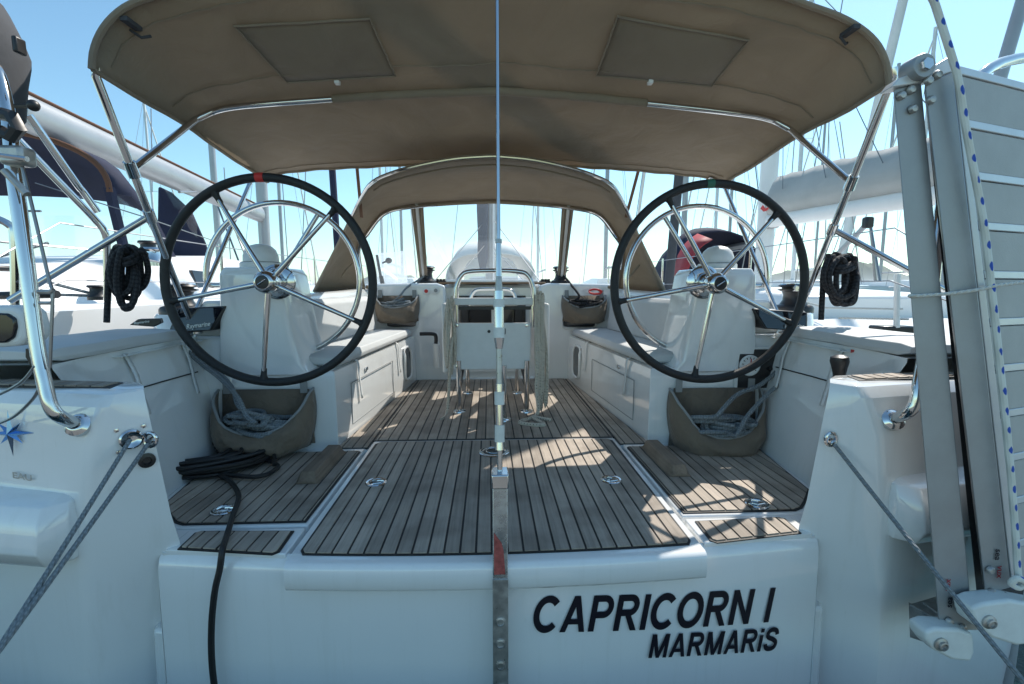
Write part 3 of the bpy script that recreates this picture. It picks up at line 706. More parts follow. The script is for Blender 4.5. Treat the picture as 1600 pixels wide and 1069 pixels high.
# ================================================================== helm pedestals
def mk(mb, sx): return mb if sx > 0 else mb.mirror()
for sx in (1, -1):
    w = 'starboard' if sx > 0 else 'port'
    ped = thing('helm_pedestal', (1.2 * sx, 2.55, .4), 'white moulded %s helm pedestal with domed compass and %s' % (w, 'round engine gauge panel' if sx > 0 else 'black chart plotter lettered on its frame'), 'helm pedestal', 'helm pedestals')
    rings = []
    for z, x0, x1, y0, y1 in ((.40, .95, 1.42, 2.435, 2.86), (.46, .99, 1.40, 2.425, 2.83), (.60, 1.015, 1.38, 2.41, 2.80), (.80, 1.033, 1.355, 2.39, 2.76), (.91, 1.042, 1.345, 2.38, 2.74), (.945, 1.058, 1.33, 2.395, 2.72)):
        c = .026
        rings.append([V(x0, y0 + c, z), V(x0 + c * .3, y0 + c * .3, z), V(x0 + c, y0, z), V(x1 - c, y0, z), V(x1 - c * .3, y0 + c * .3, z), V(x1, y0 + c, z), V(x1, y1 - .02, z), V(x1 - .02, y1, z), V(x0 + .02, y1, z), V(x0, y1 - .02, z)])
    mk(MB().loft(rings), sx).build('body', 'gelcoat', ped, bevel=.006, angle=32)
    # outboard console shoulder
    rings = []
    for z, d in ((-.01, 0), (.30, 0), (.56, .01), (.60, .03)):
        rings.append([V(1.34, 2.437 + d, z), V(1.56, 2.437 + d, z), V(1.60 - d, 2.475 + d, z), V(1.62 - d, 2.95, z), V(1.36, 2.95, z)])
    mk(MB().loft(rings), sx).build('console_shoulder', 'gelcoat', ped, bevel=.012)
    # compass dome
    c = V(1.205 * sx, 2.54, .945)
    cb_ = MB().lathe([(.10, -.006), (.10, .024), (.094, .03)], c, seg=26).build('compass_base', 'white_plastic', ped)
    MB().lathe([(.094, .027), (.094, .032)], c, seg=26).build('compass_ring', 'caulk', cb_)
    MB().lathe([(.085, .03), (.083, .065), (.072, .095), (.05, .115), (.02, .124), (.001, .125)], c, seg=26).build('compass_dome', 'white_plastic', cb_)
    # hub plate on pedestal face
    MB().lathe([(.085, 0), (.085, .012), (.07, .026), (.045, .03), (.04, .10), (.0, .10)], V(1.0 * sx + sx * .06, 2.388, .875), (0, -1, 0), 26).build('shaft_plate', 'steel', ped)
    # stainless guard arch behind the wheel
    cx, cz, yy = (PY(443, 437, 2.70) if sx < 0 else PY(1089, 437, 2.70)).x, .89, 2.70
    RR = .415
    a0, a1 = (184, -72) if sx < 0 else (-4, 252)
    pts = [V(cx + RR * math.cos(R(a0 + (a1 - a0) * k / 48)), yy, cz + RR * math.sin(R(a0 + (a1 - a0) * k / 48))) for k in range(49)]
    pts = [V(cx + sx * (.20), yy - .03, pts[0].z), V(cx + sx * (RR - .05), yy, pts[0].z - .005)] + pts
    mb = MB(); mb.tube(pts, .0155, 12); g = mb.build('guard_rail', 'steel', ped)
    aa = R(120 if sx > 0 else 60)
    MB().tube([V(cx + RR * math.cos(aa), yy, cz + RR * math.sin(aa)), V(cx - sx * .02, 2.66, .94)], .0125, 10).build('guard_brace', 'steel', g)
    # chart plotter on the shoulder
    q = [(278, 482), (354, 478), (330, 517), (262, 520)] if sx < 0 else [(1175, 482), (1262, 488), (1262, 518), (1195, 514)]
    poly = [PY(a, b, 2.37 + (.02 if i in (0, 1) else 0)) for i, (a, b) in enumerate(q)]
    pod = MB(); pod.prism(poly, (0, .10, 0)); po = pod.build('chart_plotter', 'black_plastic', ped, bevel=.006)
    cc_ = sum(poly, V(0, 0, 0)) / 4
    MB().add([cc_ + (p - cc_) * .9 + V(0, -.0035, 0) for p in poly], [(0, 1, 2, 3)]).build('screen', 'screen', po)
    if sx < 0:
        A, B = PY(292, 514, 2.3635), PY(329, 509, 2.3635)
    else:
        A, B = PY(1226, 513, 2.3635), PY(1256, 513, 2.3635)
    x0, x1, y0, y1 = text_width('Raymarine', 1, .2, .01)
    text_part('maker_lettering', 'Raymarine', 'dial_white', po, lambda u, v: A + (B - A) * ((u - x0) / (x1 - x0)) + V(0, -.002, v / y1 * .022), 1, .2, .01)
    pil = MB(); pil.box((1.46 * sx, 2.60, .66), (.22, .16, .14)); pil.build('plotter_mount', 'gelcoat', ped, bevel=.03, seg=3)
    if sx > 0:
        e0, e1 = PY(1155, 546, 2.427), PY(1213, 606, 2.427)
        fr = MB().box(((e0.x + e1.x) / 2, 2.431, (e0.z + e1.z) / 2), (e1.x - e0.x + .03, .012, e0.z - e1.z + .03)).build('engine_panel', 'white_plastic', ped, bevel=.004)
        MB().box(((e0.x + e1.x) / 2, 2.427, (e0.z + e1.z) / 2), (e1.x - e0.x, .012, e0.z - e1.z)).build('panel_face', 'black_plastic', fr, bevel=.003)
        c = PY(1171, 571, 2.42)
        MB().lathe([(.056, 0), (.056, .008), (.05, .011), (.048, .006), (.001, .006)], c, (0, -1, 0), 26).build('gauge_dial', 'dial_white', fr)
        mb = MB()
        for k in range(11):
            a = R(220 - 26 * k); mb.bar(c + V(.036 * math.cos(a), -.0075, .036 * math.sin(a)), c + V(.045 * math.cos(a), -.0075, .045 * math.sin(a)), .0035, .0015)
        mb.build('gauge_ticks', 'black_plastic', fr)
        MB().bar(c + V(0, -.0085, -.01), c + V(.004, -.0085, .036), .005, .002).build('gauge_needle', 'red_paint', fr)
        for i in range(3):
            b = PY(1203, 560 + 16 * i, 2.419); MB().lathe([(.012, 0), (.011, .008), (.001, .009)], b, (0, -1, 0), 12).build('panel_button', 'rubber_black', fr)
    else:
        # secondary instrument pod on the coaming
        q = [(202, 508), (215, 499), (250, 498), (252, 505), (240, 511)]
        poly = [PY(a, b, 2.40) for a, b in q]
        io = MB().prism(poly, (-.02, .05, 0)).build('instrument_pod', 'black_plastic', ped, bevel=.004)
        A, B = PY(210, 507, 2.396), PY(234, 503.5, 2.396)
        text_part('maker_lettering', 'Raymarine', 'dial_white', io, lambda u, v: A + (B - A) * ((u - x0) / (x1 - x0)) + V(0, -.002, v / y1 * .012), 1, .2, .01)

# ================================================================== steering wheels
for sx in (-1, 1):
    w = 'starboard' if sx > 0 else 'port'
    YW = 2.20
    c = (PY(421.5, 435.5, YW) if sx < 0 else PY(1110, 438, YW))
    rad = ((PY(581, 435, YW) - PY(262, 435, YW)).length if sx < 0 else (PY(1260, 438, YW) - PY(960, 438, YW)).length) / 2
    rad = .457; c = c - V(0, 0, .016)
    t = thing('steering_wheel', (c.x, YW, c.z - rad), 'five-spoke %s steering wheel with black leather rim and %s tape band' % (w, 'red' if sx < 0 else 'dark green'), 'steering wheel', 'steering wheels')
    rim = [c + V(rad * math.cos(2 * math.pi * k / 96), 0, rad * math.sin(2 * math.pi * k / 96)) for k in range(96)]
    ro = MB().tube(rim, .0195, 14, closed=True).build('rim', 'leather', t)
    mb = MB(); bandc = 90 + (2 if sx < 0 else 3)
    mb.tube([c + V(rad * math.cos(R(bandc + 2.2 - 4.4 * k / 6)), 0, rad * math.sin(R(bandc + 2.2 - 4.4 * k / 6))) for k in range(7)], .0206, 14); mb.build('tape_band', 'red_paint' if sx < 0 else 'green_paint', ro)
    hub = c + V(.006, -.045, .0)
    for k in range(5):
        a = R(119 + 72 * k); d = V(math.cos(a), 0, math.sin(a))
        e = c + d * (rad - .018)
        sp = MB().tube([hub + V(0, .02, 0) + d * .03, hub.lerp(e, .5) + V(0, .006, 0), e], [.0135, .0115, .0095], 12).build('spoke', 'steel', t)
        MB().tube([c + d * (rad - .062), c + d * (rad - .03), c + d * (rad - .012)], [.0115, .0135, .020], 12).build('spoke_boot', 'leather', sp)
    ho = MB().lathe([(.03, -.06), (.048, -.03), (.05, .012), (.046, .03), (.036, .042), (.030, .044)], hub, (0, -1, 0), 28).build('hub', 'steel', t)
    MB().lathe([(.0295, .040), (.0295, .0445), (.024, .046), (.001, .046)], hub, (0, -1, 0), 24).build('hub_cap', 'black_plastic', ho)
    MB().tube([hub + V(-.018, -.0475, -.012), hub + V(.018, -.0475, .012)], .003, 6).build('cap_slot', 'steel', ho)
    MB().tube([hub + V(0, .03, 0), V(1.06 * sx, 2.40, .875)], .028, 14).build('shaft', 'steel', t)

# ================================================================== winches
def winch(c, r, h, label, grp, self_tail=True):
    c = Vector(c)
    t = thing('winch', c, label, 'winch', grp)
    MB().lathe([(r * 1.3, 0), (r * 1.3, h * .16), (r * 1.18, h * .24), (r * .9, h * .28), (r * .8, h * .30)], c, seg=24).build('base', 'black_plastic', t)
    d = MB().lathe([(r * .92, h * .28), (r * .74, h * .42), (r * .70, h * .6), (r * .80, h * .72), (r * .98, h * .76)], c, seg=24).build('drum', 'black_plastic', t)
    MB().lathe([(r * 1.05, h * .76), (r * 1.1, h * .80), (r * .8, h * .83), (r * .8, h * .86), (r * 1.1, h * .9), (r * 1.0, h * .96)], c, seg=24).build('jaw_ring', 'black_plastic', t)
    MB().lathe([(r * .95, h * .95), (r * .9, h), (r * .3, h * 1.01), (r * .28, h * .96), (.001, h * .96)], c, seg=24).build('cap', 'steel', t)
    MB().box(c + V(-r * .45, -r * .85, h * .83), (r * .35, r * .3, h * .2)).build('feeder_arm', 'steel', t, bevel=.004)
b = PY(667, 440, 4.5); winch((b.x, 4.5, .868), .072, .175, 'black coachroof winch beside the red button on the bulkhead', 'coachroof winches')
b = PY(876, 441, 4.5); winch((b.x, 4.5, .868), .072, .175, 'black coachroof winch above the rope bag with red line', 'coachroof winches')
b = PY(284, 486, 2.75); winch((b.x, 2.75, .70), .082, .17, 'black primary winch beside the port helm', 'primary winches')
b = PY(1239, 488, 2.75); winch((b.x, 2.75, .70), .082, .17, 'black primary winch beside the starboard helm', 'primary winches')
for sx in (-1, 1):
    MB().lathe([(.16, 0), (.15, .09), (.14, .102)], V(sx * 1.73, 2.75, .60), seg=20).build('winch_plinth', 'gelcoat', yacht)
for px, sx in ((690, -1), (851, 1)):    # rope clutches
    c = PY(px, 437, 4.6)
    t = thing('rope_clutch', (c.x, 4.6, .87), 'black rope clutch next to the %s coachroof winch' % ('port' if sx < 0 else 'starboard'), 'rope clutch', 'rope clutches')
    MB().box((c.x, 4.6, .89), (.10, .16, .045)).build('body', 'black_plastic', t, bevel=.01)
    for k in (-1, 0, 1): MB().box((c.x + k * .03, 4.55, .917), (.02, .10, .016)).build('lever', 'rubber_black', t, bevel=.004)
b = PY(598, 445, 4.45)
t = thing('winch_crank', (b.x, 4.45, .87), 'black winch handle standing upright by the pale board', 'winch handle')
MB().tube([V(b.x, 4.45, .87), V(b.x - .02, 4.45, .97), V(b.x - .045, 4.45, 1.14)], [.014, .013, .012], 8).build('handle', 'black_plastic', t)
MB().tube([V(b.x, 4.45, .87), V(b.x - .014, 4.45, .95)], .02, 8).build('grip', 'rubber_black', t)
# pale board inside the sprayhood
q = [(587, 396), (631, 392), (637, 442), (589, 447)]
t = thing('pale_board', PY(612, 445, 4.9), 'pale grey board with black knob behind the sprayhood window', 'board')
poly = [PY(a, b, 4.9) for a, b in q]
MB().prism(poly, (0, .02, 0)).build('panel', 'milky_vinyl', t)
c = PY(605, 408, 4.89)
MB().tube([c + V(-.05, 0, -.02), c, c + V(.01, 0, .004)], [.008, .01, .03], 8).ell(c + V(.015, 0, .005), (.035, .02, .03), 10, 6).build('knob', 'black_plastic', t)

# ================================================================== bimini
def resample(pts, n):
    P = cr_spline(pts, 10); L = [0]
    for a, b in zip(P, P[1:]): L.append(L[-1] + (b - a).length)
    out = []; j = 0
    for k in range(n):
        d = L[-1] * k / (n - 1)
        while j < len(L) - 2 and L[j + 1] < d: j += 1
        f = (d - L[j]) / max(1e-9, L[j + 1] - L[j]); out.append(P[j].lerp(P[j + 1], min(1, max(0, f))))
    return out
def half(pxs, Y):
    return [Vector((abs(PY(a, b, Y).x) if i < len(pxs) - 1 else 0, Y, PY(a, b, Y).z)) for i, (a, b) in enumerate(pxs)]
Y0, Y1, Y2 = 1.76, 2.32, 3.10
sA = half([(128, 108), (131, 78), (145, 45), (172, 18), (215, -2), (300, -28), (450, -52), (772, -66)], Y0)
sM = half([(289, 203), (293, 188), (308, 176), (340, 165), (400, 158), (540, 148), (650, 142), (772, 138)], Y1)
sF = half([(408, 284), (412, 277), (425, 271), (450, 267), (500, 263), (600, 258), (690, 255), (772, 253)], Y2)
NU = 33
hs = [resample(s_, NU) for s_ in (sA, sM, sF)]
def full(h): return [V(.035 - p.x, p.y, p.z) for p in h] + [V(p.x + .035, p.y, p.z) for p in h[::-1][1:]]
fa, fm, ff = [full(h) for h in hs]
grid = []
NV = 15
for k in range(NV):
    s_ = k / (NV - 1); row = []
    for a, b, c in zip(fa, fm, ff):
        ym = (Y1 - Y0) / (Y2 - Y0)
        if s_ < ym: q = s_ / ym; p = a.lerp(b, q); sag = math.sin(math.pi * q)
        else: q = (s_ - ym) / (1 - ym); p = b.lerp(c, q); sag = math.sin(math.pi * q)
        p = p.copy(); p.z -= .014 * sag * (1 if abs(p.x) < 1.35 else .3)
        p.z += .0035 * math.sin(p.x * 13 + p.y * 9) * (.3 + sag) + .002 * math.sin(p.x * 31 - p.y * 17)
        row.append(p)
    grid.append(row)
bim = thing('bimini_top', (0, 2.4, .7), 'large taupe canvas bimini stretched over steel hoops above both helms', 'bimini')
# rolled seam hem at aft edge
can = MB().sheet(grid).build('canopy', 'canvas', bim, solid=.005, offset=1, angle=60)
for frac, nm_ in ((.055, 'hem_seam'), (.30, 'panel_seam'), (.93, 'hem_seam')):
    fk = frac * (NV - 1); k_ = int(fk); rowp = [a.lerp(b, fk - k_) + V(0, 0, -.006) for a, b in zip(grid[k_], grid[k_ + 1])]
    MB().tube([p + V(0, .004 * math.sin(i * 2.3), -.001 * (i % 2)) for i, p in enumerate(rowp[1:-1])], .0028, 5).build(nm_, 'canvas', can)
hem = MB().tube([p + V(0, -.004, .0) for p in cr_spline(grid[0], 2)], .011, 8).build('hem', 'canvas', can)
MB().tube([p + V(0, .004, .0) for p in cr_spline(grid[-1], 2)], .011, 8).build('hem', 'canvas', can)
for e in (0, -1):
    MB().tube([row[e] for row in grid], .008, 8).build('hem', 'canvas', can)
# tunnel sleeve around the mid hoop
mrow = cr_spline(fm, 2)
slv = [p + V(0, 0, -.012) for p in mrow if abs(p.x) < .74]
MB().tube(slv, .019, 10).build('hoop_sleeve', 'canvas', can)
def canopy_z(x, y):
    s_ = (y - Y0) / (Y2 - Y0)
    if not 0 <= s_ <= 1: return None
    fk = s_ * (NV - 1); k = min(NV - 2, int(fk)); q = fk - k
    def zrow(row):
        for a, b in zip(row, row[1:]):
            if a.x <= x <= b.x and b.x > a.x: return a.z + (b.z - a.z) * (x - a.x) / (b.x - a.x)
        return row[0].z
    return zrow(grid[k]) * (1 - q) + zrow(grid[k + 1]) * q
def canopy_hit(px, py, off=.008):
    d = ray(px, py); d = d / d.y; lo = None
    for i in range(400):
        y = Y0 + .005 + (Y2 - Y0 - .01) * i / 399; p = CAM + d * y; z = canopy_z(p.x, y)
        if p.z >= z - off: return V(p.x, y, z - off)
    return V(p.x, y, z - off)
for nm, q in (('vent_flap', [(366, 40), (578, 28), (618, 118), (448, 128)]), ('vent_flap', [(965, 25), (1170, 62), (1112, 134), (932, 117)])):
    g = []
    for i in range(9):
        row = []
        for j in range(9):
            u, v = j / 8, i / 8
            p = Vector(q[0]).lerp(Vector(q[1]), u).lerp(Vector(q[3]).lerp(Vector(q[2]), u), v)
            row.append(canopy_hit(p.x, p.y, .007 + .004 * math.sin(math.pi * u) * math.sin(math.pi * v) + .002 * math.sin(9 * u + 5 * v)))
        g.append(row)
    fl = MB().sheet(g).build(nm, 'canvas', can, solid=.003, offset=0)
    edge = g[0] + [r_[-1] for r_ in g[1:]] + g[-1][::-1][1:] + [r_[0] for r_ in g[::-1][1:-1]]
    MB().tube([p + V(0, 0, -.002) for p in edge], .0045, 6, closed=True).build('piping', 'canvas', fl)
for px, py in ((527, 128), (1016, 128)):
    p = canopy_hit(px, py, .01); MB().box(p, (.022, .03, .02)).build('buckle', 'white_plastic', can, bevel=.004)
for px, py in ((205, 36), (1328, 48)):
    p = canopy_hit(px, py, .012)
    MB().box(p, (.025, .07, .014)).tube([p + V(-.02, .02, -.01), p + V(.01, .03, -.03), p + V(.03, .05, -.015)], .005, 6).build('corner_strap', 'charcoal', can)
# frame
for sx in (-1, 1):
    top = PY(150 if sx < 0 else 1396, 120, Y0 + .03); foot = PY(305 if sx < 0 else 1236, 520, 2.44)
    # bend from top down to the foot
    lg = MB().tube([top + V(-sx * .004, .0, .03), top, foot], .0145, 10).build('main_leg', 'steel', bim)
    def at_py(py): return min((abs(proj(top.lerp(foot, k / 200))[1] - py), k / 200) for k in range(201))[1]
    k1 = top.lerp(foot, at_py(264 if sx < 0 else 285)); mid = fm[0] if sx < 0 else fm[-1]
    hp = [p for p in (fm if sx < 0 else fm[::-1])]
    pts = [k1, k1.lerp(V(hp[2].x, hp[2].y, hp[2].z), .88)] + [p + V(0, -.012, -.018) for p in hp[3:] if p.x * sx > .70]
    pts = [pts[0]] + cr_spline(pts[1:], 3)
    MB().tube(pts, .0135, 10).build('mid_hoop', 'steel', bim)
    MB().tube([k1 - (foot - top).normalized() * .03, k1 + (foot - top).normalized() * .03], .021, 12).build('clamp', 'steel', bim)
    k2 = top.lerp(foot, at_py(338 if sx < 0 else 358))
    e = PY(15 if sx < 0 else 1480, 470 if sx < 0 else 455, 1.93)
    MB().tube([k2, e], .0135, 10).build('brace', 'steel', bim)
    MB().tube([k2 - (foot - top).normalized() * .025, k2 + (foot - top).normalized() * .025], .021, 12).build('clamp', 'steel', bim)
    ft = V(sx * 1.48, Y2 - .03, (ff[0].z + .005)); 
    MB().tube([ft + V(-sx * .10, 0, .045), ft, V(sx * 1.60, 2.52, .60)], .0125, 10).build('front_leg', 'steel', bim)
    for fp in (foot, V(sx * 1.60, 2.52, .60)):
        MB().lathe([(.035, -.004), (.035, .006), (.02, .012), (.018, .05)], fp, seg=14).build('deck_foot', 'steel', bim)
    # tan straps from the front edge to the sprayhood
    px = 558 if sx < 0 else 999
    a = PY(px, 262, Y2); a.y = Y2 - .005; bb = PY(565 if sx < 0 else 978, 340, 3.28)
    MB().bar(a + V(0, 0, .01), bb, .02, .003).build('strap', 'web_tan', bim)

# ================================================================== sprayhood
sp = thing('sprayhood', (0, 3.8, .8), 'taupe canvas sprayhood with clear windows over the companionway', 'sprayhood')
def curve(pl): return [PY(a, b, y) for a, b, y in pl]
aL = curve([(489, 459, 3.85), (527, 385, 3.55), (558, 322, 3.15), (570, 300, 3.02), (582, 285, 2.93), (603, 274, 2.87), (644, 261, 2.82), (710, 248, 2.78), (772, 244, 2.77)])
fL = curve([(569, 450, 4.25), (561, 395, 3.95), (564, 379, 3.85), (575, 363, 3.72), (602, 331, 3.58), (645, 321, 3.55), (700, 316, 3.55), (740, 314, 3.55), (772, 313, 3.55)])
NH = 25
aH = resample([V(-abs(p.x), p.y, p.z) if i < 8 else V(0, p.y, p.z) for i, p in enumerate(aL)], NH)
fH = resample([V(-abs(p.x), p.y, p.z) if i < 8 else V(0, p.y, p.z) for i, p in enumerate(fL)], NH)
def fullx(h): return h + [V(-p.x, p.y, p.z) for p in h[::-1][1:]]
A_, F_ = fullx(aH), fullx(fH)
g = []
for k in range(9):
    s_ = k / 8; row = []
    for i, (a, f) in enumerate(zip(A_, F_)):
        p = a.lerp(f, s_); out = (p - V(0, p.y, .7)).normalized()
        p = p + out * .035 * math.sin(math.pi * s_) + V(.004 * math.sin(i * 1.3 + k), 0, .004 * math.sin(i * .9 + k * 1.7))
        row.append(p)
    g.append(row)
hood = MB().sheet(g).build('canopy', 'canvas', sp, solid=.004, offset=1, angle=60)
MB().tube(cr_spline(A_, 2), .012, 8).build('hem', 'canvas', hood)
up = [p for p in cr_spline(A_, 2) if p.z > 1.30]
MB().tube([p + V(0, -.016, -.006) for p in up], .0085, 8).build('aft_hoop', 'steel', sp)
MB().tube([p + V(0, -.01, -.012) for p in cr_spline(F_, 2)], .014, 8).build('front_hem', 'canvas', hood)
inner = [p.lerp(q, .12) + V(0, 0, -.012) for p, q in zip(A_, F_)]
MB().tube([p for p in inner if p.z > 1.42], .006, 6).build('seam', 'canvas', hood)
frh = [p + V(0, -.022, -.018) for p in cr_spline(F_, 2) if p.z > 1.0 and abs(p.x) > .40]
for sx in (-1, 1):
    MB().tube([p for p in frh if p.x * sx > 0], .009, 8).build('front_hoop', 'steel', sp)
# windscreen bottom curve on the coachroof
bot = [V(F_[0].x, F_[0].y, F_[0].z)]
nW = len(F_)
B_ = []
for i, f in enumerate(F_):
    u = i / (nW - 1) * 2 - 1
    B_.append(V(-1.10 * -u if False else 1.10 * u, 4.98 - .74 * abs(u) ** 3.0, .868 - .02 * abs(u)))
def Fpt(u):
    x = (u + 1) / 2 * (nW - 1); i = min(nW - 2, int(x)); return F_[i].lerp(F_[i + 1], x - i)
def Bpt(u):
    x = (u + 1) / 2 * (nW - 1); i = min(nW - 2, int(x)); return B_[i].lerp(B_[i + 1], x - i)
def find_u(px, py):
    best = min((abs(proj(Fpt(k / 400 * 2 - 1))[0] - px) + abs(proj(Fpt(k / 400 * 2 - 1))[1] - py), k / 400 * 2 - 1) for k in range(401)); return best[1]
uL, uR = find_u(652, 322), find_u(888, 322)
def pane(u0, u1, nm='window_pane'):
    gg = []
    for k in range(9):
        u = u0 + (u1 - u0) * k / 8; gg.append([Fpt(u).lerp(Bpt(u), s_ / 4) for s_ in range(5)])
    return MB().sheet(gg).build(nm, 'clear_vinyl', sp)
pane(-.985, uL - .015); pane(uL + .015, uR - .015); pane(uR + .015, .985)
for u in (uL, uR):
    a, b = Fpt(u), PY(663 if u < 0 else 876, 440, 4.62)
    b.z = .88
    w_ = MB(); w_.sheet([[a + V(-.045, -.004, .01), a + V(.045, -.004, .01)], [b + V(-.035, -.004, 0), b + V(.035, -.004, 0)]]); po = w_.build('window_post', 'canvas', sp, solid=.012)
    MB().tube([a + V(.0, -.022, 0), b + V(0, -.022, 0)], .012, 8).build('post_tube', 'cushion', po)
    for d in (-.028, .028): MB().tube([a + V(d, -.012, 0), b + V(d * .8, -.012, 0)], .006, 6).build('zip', 'canvas', po)
MB().tube([Bpt(k / 20 * 2 - 1) for k in range(21)], .016, 8).build('foot_hem', 'canvas', hood)
# side pockets in the hood skirt
for sx in (-1, 1):
    i0 = [i for i, p in enumerate(A_) if p.x * sx > 0 and p.z < 1.06]
    def hp_(s_, z):
        row = []
        cand = [(abs(A_[i].lerp(F_[i], s_).z - z), A_[i].lerp(F_[i], s_)) for i in i0]; return min(cand, key=lambda q: q[0])[1]
    c = hp_(.5, .98) + V(-sx * .03, -.03, 0)
    MB().tube([c + V(-.045, 0, -.06), c + V(.0, -.012, .0), c + V(.05, 0, .055)], [.006, .01, .006], 8).build('fold', 'canvas', hood)

# ================================================================== cockpit table
tb = thing('cockpit_table', (0, 3.3, 0), 'white folding cockpit table with steel legs and grab arches', 'table')
YT = 3.15
def rect(pa, pb, Y, d, nm, mat, parent, bevel=.006):
    a, b = PY(*pa, Y), PY(*pb, Y)
    return MB().box(((a.x + b.x) / 2, Y + d / 2, (a.z + b.z) / 2), (abs(b.x - a.x), d, abs(a.z - b.z))).build(nm, mat, parent, bevel=bevel)
end = rect((708, 505), (829, 577), YT, .02, 'end_panel', 'white_plastic', tb)
for px, py in ((714, 509), (714, 573), (823, 509), (823, 573), (764, 518)):
    c = PY(px, py, YT - .002); MB().lathe([(.011, 0), (.010, .005), (.001, .006)], c, (0, -1, 0), 12).build('screw', 'steel' if px != 764 else 'black_plastic', end)
rect((784, 513), (790, 523), YT - .008, .012, 'catch', 'black_plastic', end)
topo = rect((703, 466), (833, 477), YT - .02, .10, 'top_rail', 'white_plastic', tb)
MB().box((0, YT + .45, .735), (.30, .72, .03)).build('table_top', 'white_plastic', tb, bevel=.008)
MB().box((0, YT + .5, .50), (.02, .6, .42)).build('keel_panel', 'white_plastic', tb)
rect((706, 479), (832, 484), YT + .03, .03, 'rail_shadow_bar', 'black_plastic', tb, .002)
for a, b in (((688, 474), (704, 584)), ((846, 474), (860, 584))):
    p, q = PY(*a, YT + .03), PY(*b, YT + .03)
    MB().box(((p.x + q.x) / 2, YT + .45, (p.z + q.z) / 2), (abs(q.x - p.x) * .75, .84, abs(p.z - q.z))).build('table_leaf', 'white_plastic', tb, bevel=.018, seg=3)
for px in (714, 832):
    p = PY(px, 490, YT + .02); MB().tube([V(p.x, YT + .02, .77), V(p.x, YT + .02, .58)], .015, 10).build('upright', 'steel', tb)
def arch(px0, px1, py0, pyt, Y, r, nm, parent):
    a, b = PY(px0, py0, Y), PY(px1, py0, Y); t_ = PY((px0 + px1) / 2, pyt, Y).z
    w = b.x - a.x; c = min(.11, w * .22)
    pts = [a, V(a.x, Y, t_ - c), V(a.x + c * .3, Y, t_ - c * .3), V(a.x + c, Y, t_), V(b.x - c, Y, t_), V(b.x - c * .3, Y, t_ - c * .3), V(b.x, Y, t_ - c), b]
    return MB().tube([pts[0]] + cr_spline(pts[1:-1], 4) + [pts[-1]], r, 10).build(nm, 'steel', parent)
arch(713, 833, 478, 424, YT, .0165, 'grab_arch', tb)
arch(735, 806, 478, 452, YT + .55, .013, 'grab_arch', tb)
for px, py0, py1, r in ((718, 575, 643, .022), (823, 575, 643, .022), (787, 575, 656, .024), (731, 575, 614, .02), (808, 575, 614, .02)):
    g0 = PZ(px, py1, .01); lg = MB().tube([V(g0.x, g0.y, .01), V(g0.x, g0.y, .36)], r * .8, 12).build('leg', 'steel', tb)
    MB().lathe([(r * 2.1, 0), (r * 2.0, .008), (r * 1.2, .014)], V(g0.x, g0.y, .009), seg=18).build('foot_ring', 'steel', lg)
for a, b in ((718, 731), (823, 808)):
    p, q = PZ(a, 643, .01), PZ(b, 614, .01)
    MB().bar(V(p.x, p.y + .05, .20), V(q.x, q.y, .36), .035, .02, (1, 0, 0)).build('leg_brace', 'charcoal', tb)
# dark companionway pieces seen through the table frame
for px in (725, 812):
    a = PY(px, 482, 4.2); MB().box((a.x, 4.32, .60), (.07, .04, .34)).build('hatch_slider', 'black_plastic', yacht, bevel=.005)
# tiller-like black handle on the bench end (left)
q = [PY(656, 522, 4.1), PY(676, 522, 4.1), PY(681, 526, 4.1), PY(681, 537, 4.1)]
t = thing('pump_handle', q[3], 'black angled bilge pump handle beside the cockpit table', 'handle')
MB().tube(cr_spline(q, 4), .016, 8).build('lever', 'black_plastic', t)
MB().tube([PY(682, 537, 4.12), PY(683, 574, 4.12)], .03, 10).build('socket', 'white_plastic', t)

# ================================================================== cushions on the benches
for sx in (-1, 1):
    w = 'starboard' if sx > 0 else 'port'
    rr = []
    ys = [2.56, 2.585, 2.9, 3.3, 3.7, 4.1, 4.19, 4.21]
    for i, y in enumerate(ys):
        e = .014 if i in (0, len(ys) - 1) else 0
        xi = .835 - (y - 2.53) * .078 + .012
        rr.append([V(sx * (xi + e), y, .424 + e), V(sx * (xi - .006 + e), y, .45), V(sx * (xi + .012 + e), y, .482 - e), V(sx * (xi + .15), y, .49 - e), V(sx * 1.16, y, .486 - e), V(sx * 1.17, y, .424 + e)])
    o = MB().loft(rr).build('seat_cushion', 'cushion', None, bevel=.006, angle=50)
    tag(o, 'long grey seat cushion on the %s cockpit bench' % w, 'cushion', 'seat cushions')
    rr = []
    for i, y in enumerate([2.78, 2.81, 3.2, 3.7, 4.05, 4.08]):
        e = .014 if i in (0, 5) else 0
        xo = 1.215 - (y - 2.6) * .085
        rr.append([V(sx * (xo - .10 + e), y, .487 + e), V(sx * (xo - .075 + e), y, .74 - e), V(sx * (xo - .03), y, .775 - e), V(sx * (xo + .005), y, .765 - e), V(sx * (xo - .01), y, .487 + e)])
    o = MB().loft(rr).build('backrest_cushion', 'cushion', None, bevel=.012, angle=50)
    tag(o, 'upright pale grey backrest cushion on the %s cockpit bench' % w, 'cushion', 'backrest cushions')

